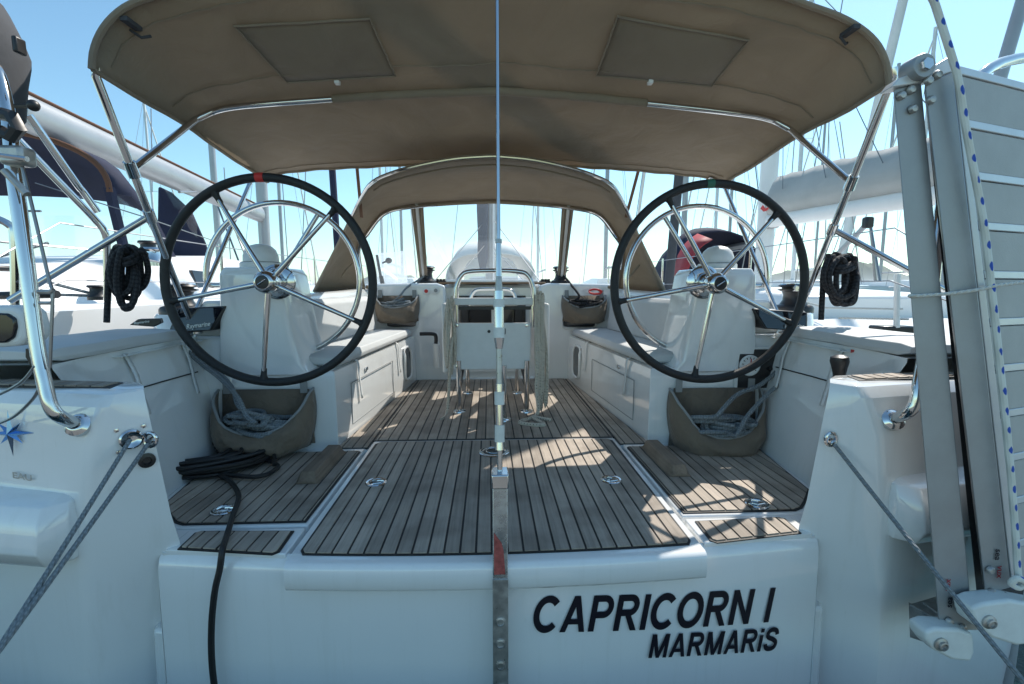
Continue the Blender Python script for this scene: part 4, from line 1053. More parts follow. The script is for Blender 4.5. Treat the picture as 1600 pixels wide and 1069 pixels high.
# ================================================================== rope bags with rope
def rope_pile(c, rx, ry, rz, n, r, seed):
    rnd = random.Random(seed); pts = []
    loops = n
    for i in range(loops):
        lx, ly = c.x + rnd.uniform(-.42, .42) * rx, c.y + rnd.uniform(-.35, .35) * ry
        ax, ay = rx * rnd.uniform(.38, .62), ry * rnd.uniform(.45, .75); ph = rnd.uniform(0, 6.28)
        zl = c.z - rz + 2 * rz * i / loops; tilt, td = rnd.uniform(.1, .5) * rz, rnd.uniform(0, 6.28)
        for k in range(7):
            a = ph + k * .9
            d = math.hypot((lx + ax * math.cos(a) - c.x) / rx, (ly + ay * math.sin(a) - c.y) / ry)
            pts.append(V(lx + ax * math.cos(a), ly + ay * math.sin(a), zl + tilt * math.sin(a + td) - .25 * rz * d))
    return cr_spline(pts, 4)
def bag(name, px0, px1, pyt, pyb, Yb, depth, dip, label, ropes, rseed, rmat='rope_grey', rrad=.0112, lead=None, n=13):
    a, b = PY(px0, pyb, Yb), PY(px1, pyb, Yb); zt = PY((px0 + px1) / 2, pyt, Yb).z; zb = a.z
    x0, x1 = a.x, b.x; cx = (x0 + x1) / 2; hw = (x1 - x0) / 2
    base = (cx, Yb, zb)
    t = thing(name, base, label, 'rope bag', 'canvas rope bags')
    # pouch front: u around, v up
    g = []
    for j in range(9):
        v = j / 8; row = []
        for i in range(21):
            u = i / 20; a_ = math.pi * u
            lipz = zb + (zt - zb) * (1 - dip * math.sin(a_) ** 1.6)
            z = zb + (lipz - zb) * v
            bul = .72 + .34 * math.sin(math.pi * min(1, .25 + v * .65))
            px_ = cx - hw * math.copysign(abs(math.cos(a_)) ** .75, math.cos(a_)) * (.80 + .20 * math.sin(math.pi * (.08 + .62 * v)))
            row.append(V(px_, Yb - depth * bul * math.sin(a_) ** .8, z + .007 * math.sin(u * 17 + v * 4) * (1 - v * .5)) + V(.006 * math.sin(u * 31 + v * 7), -.008 * math.sin(u * 21 + v * 9), 0) * math.sin(a_))
        g.append(row)
    front = MB().sheet(g).build('pouch', 'canvas_bag', t, solid=.005, offset=0, angle=60)
    MB().tube(g[-1], .007, 6).build('lip_binding', 'web_grey', front)
    MB().add(g[0], [tuple(range(len(g[0])))]).build('bottom', 'canvas_bag', t, solid=.004)
    MB().add([V(x0 + hw * .05, Yb - .006, zb), V(x1 - hw * .05, Yb - .006, zb), V(x1 - hw * .12, Yb - .006, zt), V(x0 + hw * .12, Yb - .006, zt)], [(0, 1, 2, 3)]).build('back_panel', 'canvas_bag', t, solid=.004)
    for k in (-1, 1): MB().box((cx + k * hw * .78, Yb - .010, zt + .015), (.035, .006, .07)).build('hanging_tab', 'web_grey', t)
    c = V(cx, Yb - depth * .46, zb + (zt - zb) * ((1 - dip) + .14))
    pts = rope_pile(c, hw * .80, depth * .46, (zt - zb) * .19, n, rrad, rseed)
    if lead: pts = pts + cr_spline([pts[-1]] + lead, 6)[1:]
    o = MB().tube(pts, rrad, 7).build('rope_bundle', rmat)
    tag(o, ropes, 'rope', 'ropes in the bags')
    return t
Lp = [PY(378, 640, 2.245), PY(362, 605, 2.345), PY(335, 575, 2.385), PY(300, 545, 2.405), PY(280, 515, 2.415), PY(283, 490, 2.55), PY(290, 480, 2.68)]
Rp = [PY(1120, 650, 2.245), PY(1150, 618, 2.325), PY(1190, 600, 2.375), PY(1222, 570, 2.395), PY(1245, 525, 2.415), PY(1250, 498, 2.55), PY(1245, 484, 2.68)]
bag('rope_bag', 345, 497, 608, 694, 2.427, .20, .66, 'taupe canvas rope bag hanging below the port helm', 'grey braided rope heaped in the bag below the port helm', 3, lead=Lp)
bag('rope_bag', 1040, 1182, 606, 698, 2.427, .20, .70, 'taupe canvas rope bag hanging below the starboard helm', 'grey braided rope heaped in the bag below the starboard helm', 5, lead=Rp)
L2 = [PY(625, 462, 4.15), PY(635, 450, 4.25), PY(650, 440, 4.38), PY(662, 432, 4.44)]
R2 = [PY(905, 462, 4.15), PY(893, 446, 4.3), PY(885, 436, 4.42), PY(879, 431, 4.46)]
bag('rope_bag', 588, 656, 462, 502, 4.285, .17, .45, 'taupe rope bag on the bulkhead below the red button', 'grey lines stuffed in the bag beside the red button', 8, rrad=.009, lead=L2, n=9)
bag('rope_bag', 877, 946, 462, 502, 4.285, .17, .45, 'taupe rope bag on the bulkhead holding dark and red lines', 'dark lines stuffed in the bag opposite the red button', 9, 'rope_black', rrad=.011, lead=R2, n=9)
p = PY(930, 458, 4.15)
o = MB().tube(cr_spline([p + V(.05 * math.cos(k * .9), .03 * math.sin(k * .7), .02 * math.sin(k * .9) + .012) for k in range(9)], 5), .009, 6).build('red_line', 'red_paint'); tag(o, 'short red line coiled on top of the bulkhead rope bag', 'rope')
# second trailing grey sheets from the port and starboard winches
for sx, P_ in ((-1, [(288, 480, 2.66), (276, 500, 2.405), (282, 535, 2.385), (312, 566, 2.365), (345, 592, 2.325), (372, 622, 2.255), (385, 650, 2.225), (400, 662, 2.205)]),
               (1, [(1248, 482, 2.66), (1258, 500, 2.415), (1240, 540, 2.385), (1225, 590, 2.345), (1195, 620, 2.305), (1168, 650, 2.255), (1150, 680, 2.215), (1140, 678, 2.195)])):
    o = MB().tube(cr_spline([PY(*q) for q in P_], 7), .011, 8).build('sheet_rope', 'rope_grey')
    tag(o, 'grey sheet leading from the %s winch down into the helm rope bag' % ('port' if sx < 0 else 'starboard'), 'rope', 'sheets at the helms')

# foot chocks
for sx in (-1, 1):
    rings = []
    for y, e in ((1.985, 0), (2.01, .014), (2.36, .014), (2.385, 0)):
        h = .048 if e else .012
        rings.append([V(sx * .765, y, .010), V(sx * (.765 + .022), y, .010 + h), V(sx * (.868 - .022), y, .010 + h), V(sx * .868, y, .010)])
    o = MB().loft(rings).build('foot_chock', 'teak_warm', None, bevel=.004, angle=30)
    tag(o, 'tapered wooden foot chock on the %s teak helm panel' % ('port' if sx < 0 else 'starboard'), 'foot chock', 'foot chocks')
# throttle lever
c = PY(1310, 612, 1.74)
t = thing('throttle_lever', V(c.x, c.y, c.z), 'black throttle lever with rounded knob by the starboard quarter', 'lever')
p0, p1 = PY(1311, 612, 1.74), PY(1312, 556, 1.74)
ax = (p1 - p0)
MB().lathe([(.016, 0), (.018, ax.length * .35), (.026, ax.length * .65), (.033, ax.length * .85), (.030, ax.length * .97), (.015, ax.length * 1.02), (.001, ax.length * 1.03)], p0, ax, 16).build('knob', 'black_plastic', t)
MB().tube([p0 + ax * .05, p0 - ax * .6 + V(.06, .02, 0)], .012, 8).build('shaft', 'steel', t)
a, b = PX(1328, 547, 1.492), PX(1338, 560, 1.492)
mb = MB(); mb.box(((a + b) / 2), (.004, abs(a.y - b.y) + .03, .04)); stk = mb.build('warning_sticker', 'white_plastic', yacht)
mb = MB(); mb.box(((a + b) / 2) + V(-.003, 0, 0), (.003, .018, .038)); mb.build('sticker_stripe', 'red_paint', stk)

# ================================================================== black hose on the port panel
pts = []
rnd = random.Random(4)
cx, cy = PZ(306, 722, .03).x, PZ(306, 722, .03).y
for k in range(150):
    a = k * .60; q = .62 + .38 * math.sin(k * .21) ** 2
    pts.append(V(cx - .05 + (.37 * q + rnd.uniform(-.03, .03)) * math.cos(a), cy + (.21 * q + rnd.uniform(-.015, .015)) * math.sin(a), .024 + .065 * (k / 150) + rnd.uniform(0, .008)))
tail = [(425, 722), (428, 735), (400, 745), (345, 742)]
pts += [PZ(a, b, .03) for a, b in tail]
pts += [PZ(360, 752, .025), PZ(373, 775, .024), PZ(364, 805, .024), PZ(356, 832, .024), PZ(348, 858, .028)]
e = pts[-1]; ye = ysurf(e.x)
pts += [V(PY(342, 880, ye - .02).x, ye - .018, -.03)]
for px, py in ((336, 925), (331, 980), (332, 1040), (340, 1110), (345, 1200)):
    q = PY(px, py, ye - .02); pts.append(V(q.x, ye - .022, q.z))
o = MB().tube(cr_spline(pts, 6), .0098, 9).build('hose', 'rubber_black'); tag(o, 'black hose coiled on the port teak and hanging down the transom', 'hose')
tail = cr_spline([PZ(252, 712, .07), PZ(290, 700, .075), PZ(340, 690, .08), PZ(385, 694, .08), PZ(425, 706, .06), PZ(428, 726, .04)], 8)
o = MB().tube(tail, .0098, 8).build('hose_end', 'rubber_black'); tag(o, 'loose loop of black hose lying on top of the coil', 'hose')

# ================================================================== table ropes, hanging hanks
def hank(px0, px1, pyt, pyb, Y, n, mat, r, label, seed, tails=()):
    rnd = random.Random(seed); pts = []
    for k in range(n):
        u = rnd.uniform(0, 1); xa = px0 + (px1 - px0) * u
        top = PY(xa, pyt + rnd.uniform(-4, 6), Y + rnd.uniform(-.03, .03)); bt = PY(xa + rnd.uniform(-5, 5), pyb + rnd.uniform(-16, 6), Y + rnd.uniform(-.03, .03))
        top2 = PY(xa + rnd.uniform(2, 6), pyt + rnd.uniform(-2, 10), Y + rnd.uniform(-.03, .03))
        mid = top.lerp(bt, .5) + V(rnd.uniform(-.016, .016), rnd.uniform(-.01, .01), 0)
        mid2 = top2.lerp(bt, .5) + V(rnd.uniform(-.012, .022), 0, 0)
        pts += [top, mid, bt + V(.006, 0, -.004), mid2]
    for t_ in tails: pts.append(t_)
    o = MB().tube(cr_spline(pts, 5), r, 7).build('rope_hank', mat); return tag(o, label, 'rope', 'rope hanks on the table')
hank(698, 709, 468, 578, YT - .045, 4, 'rope_beige', .0105, 'thin pale rope hank hanging from the port end of the cockpit table', 1, [PY(704, 560, 3.08), PZ(699, 640, .03), PZ(690, 655, .015)])
hank(832, 849, 456, 634, YT - .05, 7, 'rope_beige', .0125, 'thick speckled rope hank hanging from the starboard end of the cockpit table', 2, [PY(838, 600, 3.06), PZ(840, 646, .03), PZ(812, 660, .016), PZ(850, 664, .016), PZ(832, 652, .018), PZ(862, 657, .015)])

# ================================================================== backstay with chainplate
bs = thing('backstay', V(0, ysurf(0), -.4), 'steel backstay with taped tensioner bolted to the middle of the transom', 'backstay')
def SY(z): return 1.385 + max(0, z - .27) * .115
pz = PY(779, 740, 1.37).z
MB().box((.0, 1.386, (pz - 1.0) / 2 - .02), (.046, .062, pz + 1.0)).build('chainplate', 'strap_steel', bs, bevel=.003)
lowp = PY(779, 905, 1.354).z
MB().box((.0, 1.3535, (lowp - 1.0) / 2), (.048, .006, lowp + 1.0)).build('backing_strip', 'steel_worn', bs, bevel=.001)
for py in (972, 1006, 1040, 1076):
    c = V(0, 1.3502, PY(779, py, 1.35).z); bo = MB().lathe([(.0165, 0), (.0165, .003), (.011, .005), (.010, .002), (.001, .002)], c, (0, -1, 0), 16).build('bolt', 'steel_worn', bs)
a, b = PY(779, 832, 1.354).z, PY(779, 898, 1.354).z
mb = MB(); pol = [V(-.019, 1.3545, a), V(.004, 1.3545, a - .035), V(.010, 1.3545, a - .06), V(.015, 1.3545, b), V(-.019, 1.3545, b)]
mb.add([p + V(0, -.0005, 0) for p in pol], [(0, 1, 2, 3, 4)]); mb.build('worn_red_paint', 'paint_red_worn', bs)
def stayp(py):
    z = .5
    for _ in range(12): z = PY(779, py, SY(z)).z
    return V(-.0 + (.0), SY(z), z)
def stayseg(py0, py1, r0, r1, nm, mat):
    p, q = stayp(py0), stayp(py1); MB().tube([p, q], [r0, r1], 14).build(nm, mat, bs)
stayseg(775, 758, .024, .024, 'tape', 'tape')
MB().box(V(0, 1.385, PY(779, 750, 1.37).z), (.052, .068, .045)).build('toggle', 'steel', bs, bevel=.004)
stayseg(745, 700, .0085, .0085, 'rod', 'steel'); stayseg(702, 672, .0165, .012, 'clevis', 'steel'); stayseg(690, 664, .0155, .0155, 'tape', 'tape')
stayseg(668, 600, .0125, .0125, 'tensioner_body', 'steel'); stayseg(632, 612, .0155, .0155, 'tape', 'tape'); stayseg(602, 542, .0095, .0095, 'rod', 'steel_worn')
stayseg(545, 528, .011, .017, 'ferrule', 'steel'); stayseg(530, 455, .0155, .0155, 'tensioner_body', 'steel'); stayseg(528, 512, .0175, .0175, 'tape', 'tape'); stayseg(480, 468, .0175, .0175, 'tape', 'tape')
stayseg(456, 430, .012, .009, 'ferrule', 'steel_worn'); stayseg(432, 378, .0095, .0080, 'swage', 'steel'); stayseg(380, 374, .0105, .0105, 'collar', 'steel_worn')
p = stayp(376); MB().tube([p, V(0, p.y + (15 - p.z) * .115, 15)], .0058, 8).build('wire', 'steel', bs)

# ================================================================== pushpit rails
for sx in (-1, 1):
    w = 'port' if sx < 0 else 'starboard'
    if sx < 0: pl = [(122, 664, 1.40), (95, 652, 1.34), (80, 636, 1.325), (70, 600, 1.33), (58, 540, 1.34), (40, 400, 1.36), (22, 270, 1.38), (8, 160, 1.40), (-20, 90, 1.45), (-90, 70, 1.55), (-300, 60, 2.0)]
    else: pl = [(1395, 656, 1.40), (1418, 645, 1.34), (1430, 630, 1.325), (1436, 600, 1.33), (1446, 540, 1.36), (1462, 400, 1.40), (1480, 270, 1.44), (1500, 170, 1.48), (1560, 100, 1.55), (1700, 80, 1.7)]
    f0 = PY(*pl[0])
    t = thing('pushpit_rail', f0, 'thick polished steel pushpit rail bolted to the %s quarter' % w, 'rail', 'pushpit rails')
    pts = cr_spline([PY(*q) for q in pl], 6)
    MB().tube(pts, .0172, 14).build('tube', 'steel', t)
    MB().lathe([(.033, -.012), (.033, .004), (.024, .012), (.0175, .016)], f0, (pts[2] - pts[0]), 18).build('flange', 'steel', t)
# fittings on the port quarter: fairlead cup, eye, vent
def wingface(px, py, sx=-1):
    B_, C_ = Vector((1.083, 1.495)), Vector((1.196, 1.392)); Y = 1.45
    for _ in range(8):
        p = PY(px, py, Y); Y = B_.y + (C_.y - B_.y) * (abs(p.x) - B_.x) / (C_.x - B_.x)
    return V(p.x, Y, p.z) + V(-.004 * (1 if p.x > 0 else -1), -.005, 0)
c = wingface(205, 685)
fl = thing('fairlead', c, 'round steel stern fairlead with a rope through it on the port quarter', 'fairlead')
MB().lathe([(.031, 0), (.030, .006), (.025, .010), (.017, .003), (.010, .001), (.001, .001)], c, (.67, -.74, 0), 22).build('cup', 'steel', fl)
for d in ((-.024, .034), (.024, .034), (-.024, -.034), (.024, -.034)):
    MB().lathe([(.007, 0), (.006, .004), (.001, .005)], c + V(d[0], d[0] * .9, d[1]), (.67, -.74, 0), 10).build('screw', 'steel', fl)
c = wingface(230, 718); vo = MB().lathe([(.023, 0), (.023, .005), (.012, .007), (.010, .002), (.001, .002)], c, (.67, -.74, 0), 18).build('drain_cap', 'black_plastic', yacht)
c2 = wingface(240, 684)
ey = thing('mooring_eye', c2, 'steel pad eye with shackle on the port quarter edge', 'pad eye', 'mooring eyes')
MB().tube([c2 + V(.018 * math.cos(a), -.012, .022 * math.sin(a)) for a in [k * math.pi / 6 for k in range(12)]], .006, 8, closed=True).build('ring', 'steel', ey)
MB().tube([c2 + V(0, .005, 0), c2 + V(0, -.02, -.004)], .009, 8).build('pin', 'steel', ey)
c3 = wingface(1293, 683); c3.y -= .0
ey = thing('mooring_eye', c3, 'steel pad eye with shackle on the starboard quarter edge', 'pad eye', 'mooring eyes')
MB().tube([c3 + V(.018 * math.cos(a), -.012, .022 * math.sin(a)) for a in [k * math.pi / 6 for k in range(12)]], .006, 8, closed=True).build('ring', 'steel', ey)
MB().tube([c3 + V(0, .005, 0), c3 + V(.006, -.02, -.012)], .009, 8).build('pin', 'steel', ey)
for a, b, lab in ((wingface(205, 686) + V(0, -.005, 0), PY(-150, 1232, .75), 'grey mooring line running out of the port stern fairlead'), (c2 + V(-.004, -.018, -.012), PY(-150, 1205, .76), 'grey mooring line shackled to the port pad eye'), (c3 + V(.006, -.022, -.016), PY(1700, 1180, .85), 'grey mooring line shackled to the starboard pad eye')):
    end = b + (b - a) * .42
    k = (-.35 - a.z) / (end.z - a.z); 
    pts = [a.lerp(end, s_) + V(0, 0, -.012 * math.sin(math.pi * s_)) for s_ in [i / 24 for i in range(25)]]
    o = MB().tube(pts, .0062, 8).build('mooring_line', 'rope_grey'); tag(o, lab, 'rope', 'mooring lines')

# ================================================================== passerelle (folded gangway) on the starboard quarter
ps = thing('folding_gangway', PY(1500, 1000, 1.25), 'grey aluminium folding gangway standing upright against the starboard quarter', 'gangway')
def face_beam(p0, p1, q0, q1, Y, d, nm):
    """beam whose camera-side face has top edge p0-p1 and bottom edge q0-q1"""
    poly = [PY(*p0, Y), PY(*p1, Y), PY(*q1, Y), PY(*q0, Y)]
    return MB().prism(poly, (d * .9, d, 0)).build(nm, 'alu', ps, bevel=.003)
b1 = face_beam((1396, 140), (1439, 128), (1468, 988), (1520, 975), 1.24, .05, 'side_beam')
b2 = face_beam((1445, 130), (1489, 112), (1540, 930), (1580, 918), 1.22, .05, 'side_beam')
# bright edge extrusion of the second beam
poly = [PY(1490, 112, 1.222), PY(1500, 108, 1.222), PY(1594, 914, 1.222), PY(1582, 918, 1.222)]
MB().prism(poly, (.01, .03, 0)).build('edge_strip', 'alu_pale', ps, bevel=.002)
# caps at the top
for q in ([(1393, 136), (1404, 122), (1444, 108), (1441, 129)], [(1443, 128), (1448, 110), (1490, 84), (1500, 107), (1489, 112)]):
    MB().prism([PY(a, b, 1.228) for a, b in q], (.008, .05, 0)).build('end_cap', 'alu_pale', ps, bevel=.003)
c = PY(1437, 106, 1.222)
kn = MB().lathe([(.030, -.03), (.030, .012), (.028, .015)], c, (0, -1, 0), 24).build('hinge_knuckle', 'alu', ps)
MB().lathe([(.016, .014), (.016, .022), (.014, .026), (.001, .026)], c, (0, -1, 0), 6).build('hinge_bolt', 'steel', kn)
for px, py in ((1407, 150), (1422, 141), (1425, 171), (1449, 127), (1463, 118), (1453, 157)):
    MB().lathe([(.0115, 0), (.011, .006), (.008, .010), (.001, .011)], PY(px, py, 1.237 if px < 1440 else 1.217), (0, -1, 0), 10).build('bolt', 'steel_worn', ps)
for px, py in ((1482, 970), (1496, 945), (1503, 980)):
    MB().lathe([(.0115, 0), (.011, .006), (.008, .010), (.001, .011)], PY(px, py, 1.237), (0, -1, 0), 10).build('bolt', 'steel_worn', ps)
for px, py in ((1546, 890), (1548, 925), (1568, 930)):
    MB().lathe([(.0115, 0), (.011, .006), (.008, .010), (.001, .011)], PY(px, py, 1.217), (0, -1, 0), 10).build('bolt', 'steel_worn', ps)
# slatted walking surface: starts at the edge strip, runs to starboard and slightly away
def deckpt(s_, t_):
    """s_ along the slope top->bottom 0..1, t_ metres to starboard"""
    a, b = PY(1499, 109, 1.232), PY(1594, 914, 1.232)
    return a.lerp(b, s_) + V(t_ * .955, t_ * .30, 0)
L_ = (deckpt(1, 0) - deckpt(0, 0)).length
ns = 11
for i in range(ns):
    s0, s1 = i / ns + .010, (i + 1) / ns - .006
    MB().prism([deckpt(s0, 0), deckpt(s0, .40), deckpt(s1, .40), deckpt(s1, 0)], (.008, .02, 0)).build('slat', 'slat_grey', ps, bevel=.002)
    MB().prism([deckpt(i / ns - .006, 0) + V(0, -.003, 0), deckpt(i / ns - .006, .40) + V(0, -.003, 0), deckpt(i / ns + .0085, .40) + V(0, -.003, 0), deckpt(i / ns + .0085, 0) + V(0, -.003, 0)], (.008, .02, 0)).build('slat_rib', 'alu_pale', ps, bevel=.002)
MB().prism([deckpt(-.006, .405), deckpt(-.006, .445), deckpt(1.0, .445), deckpt(1.0, .405)], (.0, .05, 0)).build('side_beam', 'alu', ps, bevel=.003)
# other half between the beams, coloured charcoal to stand in for the gap's shade
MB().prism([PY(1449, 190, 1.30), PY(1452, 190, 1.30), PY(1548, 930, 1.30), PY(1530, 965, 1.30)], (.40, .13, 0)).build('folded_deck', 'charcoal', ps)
# mounting bracket and nylon rollers
br = [PY(a, b, 1.34) for a, b in ((1420, 946), (1466, 932), (1520, 940), (1520, 1010), (1468, 1008), (1422, 995))]
bk = MB().prism([PY(1420, 945, 1.36), PY(1468, 972, 1.29), PY(1470, 1012, 1.29), PY(1422, 996, 1.36)], (.01, .012, 0)).prism([PY(1422, 944, 1.36), PY(1466, 931, 1.42), PY(1520, 948, 1.33), PY(1470, 970, 1.29)], (0, 0, -.008)).build('mount_bracket', 'steel_worn', ps)
MB().prism([PY(1468, 960, 1.31), PY(1600, 960, 1.31), PY(1600, 985, 1.31), PY(1468, 985, 1.31)], (0, .06, 0)).build('mount_bar', 'steel_worn', ps, bevel=.003)
for q, cc, Y in (([(1446, 988), (1462, 982), (1500, 984), (1522, 992), (1524, 1020), (1518, 1035), (1488, 1032), (1458, 1016), (1447, 1002)], (1469, 1006), 1.20), ([(1518, 952), (1535, 944), (1580, 938), (1640, 950), (1640, 1003), (1590, 1010), (1552, 998), (1524, 978)], (1544, 971), 1.17)):
    ro = MB().prism([PY(a, b, Y) for a, b in q], (0, .06, 0)).build('nylon_roller', 'nylon', ps, bevel=.009, seg=3)
    MB().lathe([(.020, 0), (.020, .005), (.013, .008), (.013, .014), (.010, .015), (.009, .010), (.001, .010)], PY(*cc, Y), (0, -1, 0), 16).build('roller_bolt', 'steel_worn', ro)
def fnT(o_, ux, uy, y1, k): return lambda u, v: o_ + ux * u * k + uy * v * k
w_ = text_width('sea', 1, .15, .02)
ko = .0265
text_part('maker_lettering', 'sea', 'lettering', b1, fnT(PY(1487, 950, 1.2365), V(-.04, 0, 1).normalized(), V(-1, 0, -.04), 1, ko), 1, .15, .02)
text_part('maker_lettering', 'vux', 'dark_red', b1, fnT(PY(1484, 924, 1.2365), V(-.04, 0, 1).normalized(), V(-1, 0, -.04), 1, ko), 1, .15, .02)
text_part('maker_lettering', 'sea', 'lettering', b2, fnT(PY(1556, 858, 1.2165), V(.05, 0, -1).normalized(), V(1, 0, .05), 1, ko), 1, .15, .02)
text_part('maker_lettering', 'vux', 'dark_red', b2, fnT(PY(1559, 884, 1.2165), V(.05, 0, -1).normalized(), V(1, 0, .05), 1, ko), 1, .15, .02)
pl = [(1380, -420), (1440, -60), (1462, 10), (1488, 92), (1497, 125), (1510, 205), (1536, 345), (1550, 460), (1563, 580), (1577, 715), (1586, 830), (1591, 900)]
pts = [PY(a, b, 1.195 + (.25 if b < 0 else 0) * 0) for a, b in pl]
pts += [PY(1600, 908, 1.19), PY(1592, 918, 1.185), PY(1580, 912, 1.18), PY(1590, 904, 1.175), PY(1606, 914, 1.18), PY(1605, 935, 1.19)]
o = MB().tube(cr_spline(pts, 8), .0085, 9).build('hoisting_rope', 'rope_blue_fleck'); tag(o, 'white rope with blue flecks running down the folded gangway', 'rope')
pts = [PY(1425, 464, 1.25), PY(1422, 462, 1.235), PY(1440, 462, 1.225), PY(1490, 458, 1.215), PY(1532, 452, 1.195), PY(1560, 446, 1.19), PY(1640, 436, 1.20)]
o = MB().tube(cr_spline(pts, 5), .0048, 7).build('tie_cord', 'rope_white'); tag(o, 'thin pale cord tied round the folded gangway', 'cord')

# ================================================================== port rail: covered outboard, white case, wires
t = thing('outboard_motor', PY(5, 215, 1.36), 'outboard motor in a charcoal cover clamped on the port pushpit', 'outboard motor')
rings = []
for py, xr, yr in ((205, 30, .04), (196, 34, .07), (165, 42, .12), (110, 36, .15), (60, 34, .17), (20, 20, .17), (-20, 2, .15), (-50, -25, .10), (-66, -50, .04)):
    pr = PY(xr - 50, py, 1.40); rx = .16 if py > -30 else .12; cxx = pr.x - rx
    rings.append([V(cxx + rx * math.cos(2 * math.pi * k / 20), 1.45 + yr * math.sin(2 * math.pi * k / 20), pr.z + .008 * math.sin(k * 2.1 + py)) for k in range(20)])
MB().loft(rings).build('cover', 'charcoal', t, angle=60)
MB().box(PY(30, 72, 1.36), (.012, .03, .04)).build('strap_end', 'black_plastic', t, bevel=.004)
mb = MB(); mb.tube([PY(2, 178, 1.34), PY(18, 182, 1.32), PY(30, 200, 1.32), PY(18, 214, 1.34), PY(2, 205, 1.34)], .016, 8); mb.build('clamp_bracket', 'black_plastic', t)
MB().tube([PY(25, 166, 1.34), PY(48, 165, 1.32)], .006, 8).ell(PY(52, 165, 1.32), (.014, .014, .014), 12, 8).build('clamp_screw', 'black_plastic', t)
t = thing('rail_lamp', PY(10, 545, 1.33), 'white rounded case with dark oval window fixed behind the port rail', 'lamp')
poly = [PY(a, b, 1.40) for a, b in ((-40, 478), (22, 478), (36, 488), (42, 510), (41, 530), (30, 541), (-40, 546))]
MB().prism(poly, (0, .08, 0)).build('case', 'white_plastic', t, bevel=.014, seg=3)
poly = [PY(a, b, 1.392) for a, b in ((-30, 488), (10, 490), (22, 498), (24, 512), (20, 528), (8, 536), (-30, 538))]
MB().prism(poly, (0, .02, 0)).build('window', 'dark_glass', t, bevel=.005)
MB().prism([PY(a, b, 1.41) for a, b in ((40, 545), (52, 548), (56, 570), (48, 572), (40, 558))], (0, .03, 0)).build('clip', 'black_plastic', t)
for i, (pl, r, lab) in enumerate(((((32, 250, 1.36), (52, 330, 1.35), (75, 430, 1.34), (82, 460, 1.335), (80, 520, 1.33), (78, 575, 1.33)), .0042, 'twisted wire lashed down along the port pushpit rail'),
                                  (((62, 605, 1.32), (50, 625, 1.33), (20, 652, 1.36), (-20, 668, 1.40)), .0042, 'thin wire looping from the port rail foot'),
                                  (((55, 572, 1.32), (30, 600, 1.34), (-20, 625, 1.40)), .0042, 'thin wire looping behind the port rail lamp'))):
    o = MB().tube(cr_spline([PY(*q) for q in pl], 6), r, 6).build('wire', 'wire'); tag(o, lab, 'wire', 'wires at the port rail')
c = PY(28, 245, 1.36)
t = thing('rail_clamp', c, 'grey clamp with bolts gripping the port rail under the outboard', 'clamp')
MB().box(c, (.06, .05, .05)).build('body', 'steel_worn', t, bevel=.01)
MB().tube([c + V(-.04, -.02, .0), c + V(.045, -.025, -.012)], .007, 8).build('bolt', 'steel', t)
MB().tube([c + V(-.02, -.02, -.04), c + V(.03, -.02, -.10)], .009, 8).build('link', 'steel_worn', t)
c = PY(78, 456, 1.33)
t = thing('rail_hook', c, 'small steel hook clipped to the port pushpit rail', 'hook')
MB().tube([c + V(-.03, 0, 0), c, c + V(.01, 0, .006)], .006, 8).build('arm', 'steel_worn', t)
MB().tube([c + V(-.03, 0, -.03), c + V(0, 0, -.03)], .005, 8).build('pin', 'steel_worn', t)
# ------------------------------------------------ lifelines with coiled black warps
for sx in (-1, 1):
    w = 'port' if sx < 0 else 'starboard'
    t = thing('lifeline', V(sx * 1.93, 2.4, .6), 'steel stanchions and wire lifelines along the %s side deck' % w, 'lifeline', 'lifelines')
    ysn = [2.3, 3.6, 5.2, 7.0]
    for y in ysn[1:]:
        x = sx * (1.98 if y < 5 else 1.9 - (y - 5) * .08); MB().tube([V(x, y, .58), V(x, y, 1.16)], .011, 8).build('stanchion', 'steel', t)
    for z in (1.14, .88):
        P = [V(sx * 1.96, 1.94, z - .2 if z > 1 else z - .1)] + [V(sx * (1.98 if y < 5 else 1.9 - (y - 5) * .08), y, z) for y in ysn]
        MB().tube(P, .0035, 6).build('wire', 'wire', t)
def coil(pxc, pyt, pyb, w_px, Y, label, seed):
    rnd = random.Random(seed); pts = []
    for k in range(7):
        xa = pxc + (k / 6 - .5) * w_px * .5 + rnd.uniform(-3, 3); hw_ = w_px * rnd.uniform(.2, .5); yb = pyb - rnd.uniform(0, .38) * (pyb - pyt); d = rnd.uniform(-.05, .05)
        pts += [PY(xa - hw_ * .5, pyt + rnd.uniform(-4, 6), Y + d), PY(xa - hw_, (pyt + yb) / 2, Y + d - .02), PY(xa - hw_ * .6, yb - 6, Y + d), PY(xa, yb, Y + d), PY(xa + hw_ * .7, yb - 8, Y + d), PY(xa + hw_, (pyt + yb) / 2, Y + d + .02), PY(xa + hw_ * .6, pyt + rnd.uniform(0, 8), Y - d)]
    for k in range(2):
        y_ = pyt + 12 + 7 * k; pts += [PY(pxc + w_px * .42, y_ - 5, Y), PY(pxc, y_ + 4, Y - .05), PY(pxc - w_px * .42, y_ + 1, Y), PY(pxc, y_ + 2, Y + .05)]
    pts += [PY(pxc - w_px * .6, pyt + 30, Y - .03), PY(pxc - w_px * .66, (pyt + pyb) / 2 + 8, Y), PY(pxc - w_px * .72, pyb + 20, Y)]
    o = MB().tube(cr_spline(pts, 5), .0125, 8).build('warp_coil', 'rope_black'); tag(o, label, 'rope', 'coiled black warps')
coil(197, 390, 484, 42, 2.25, 'coiled black warp hanging on the port lifeline', 11)
coil(1316, 402, 480, 46, 2.25, 'coiled black warp hanging on the starboard lifeline', 12)

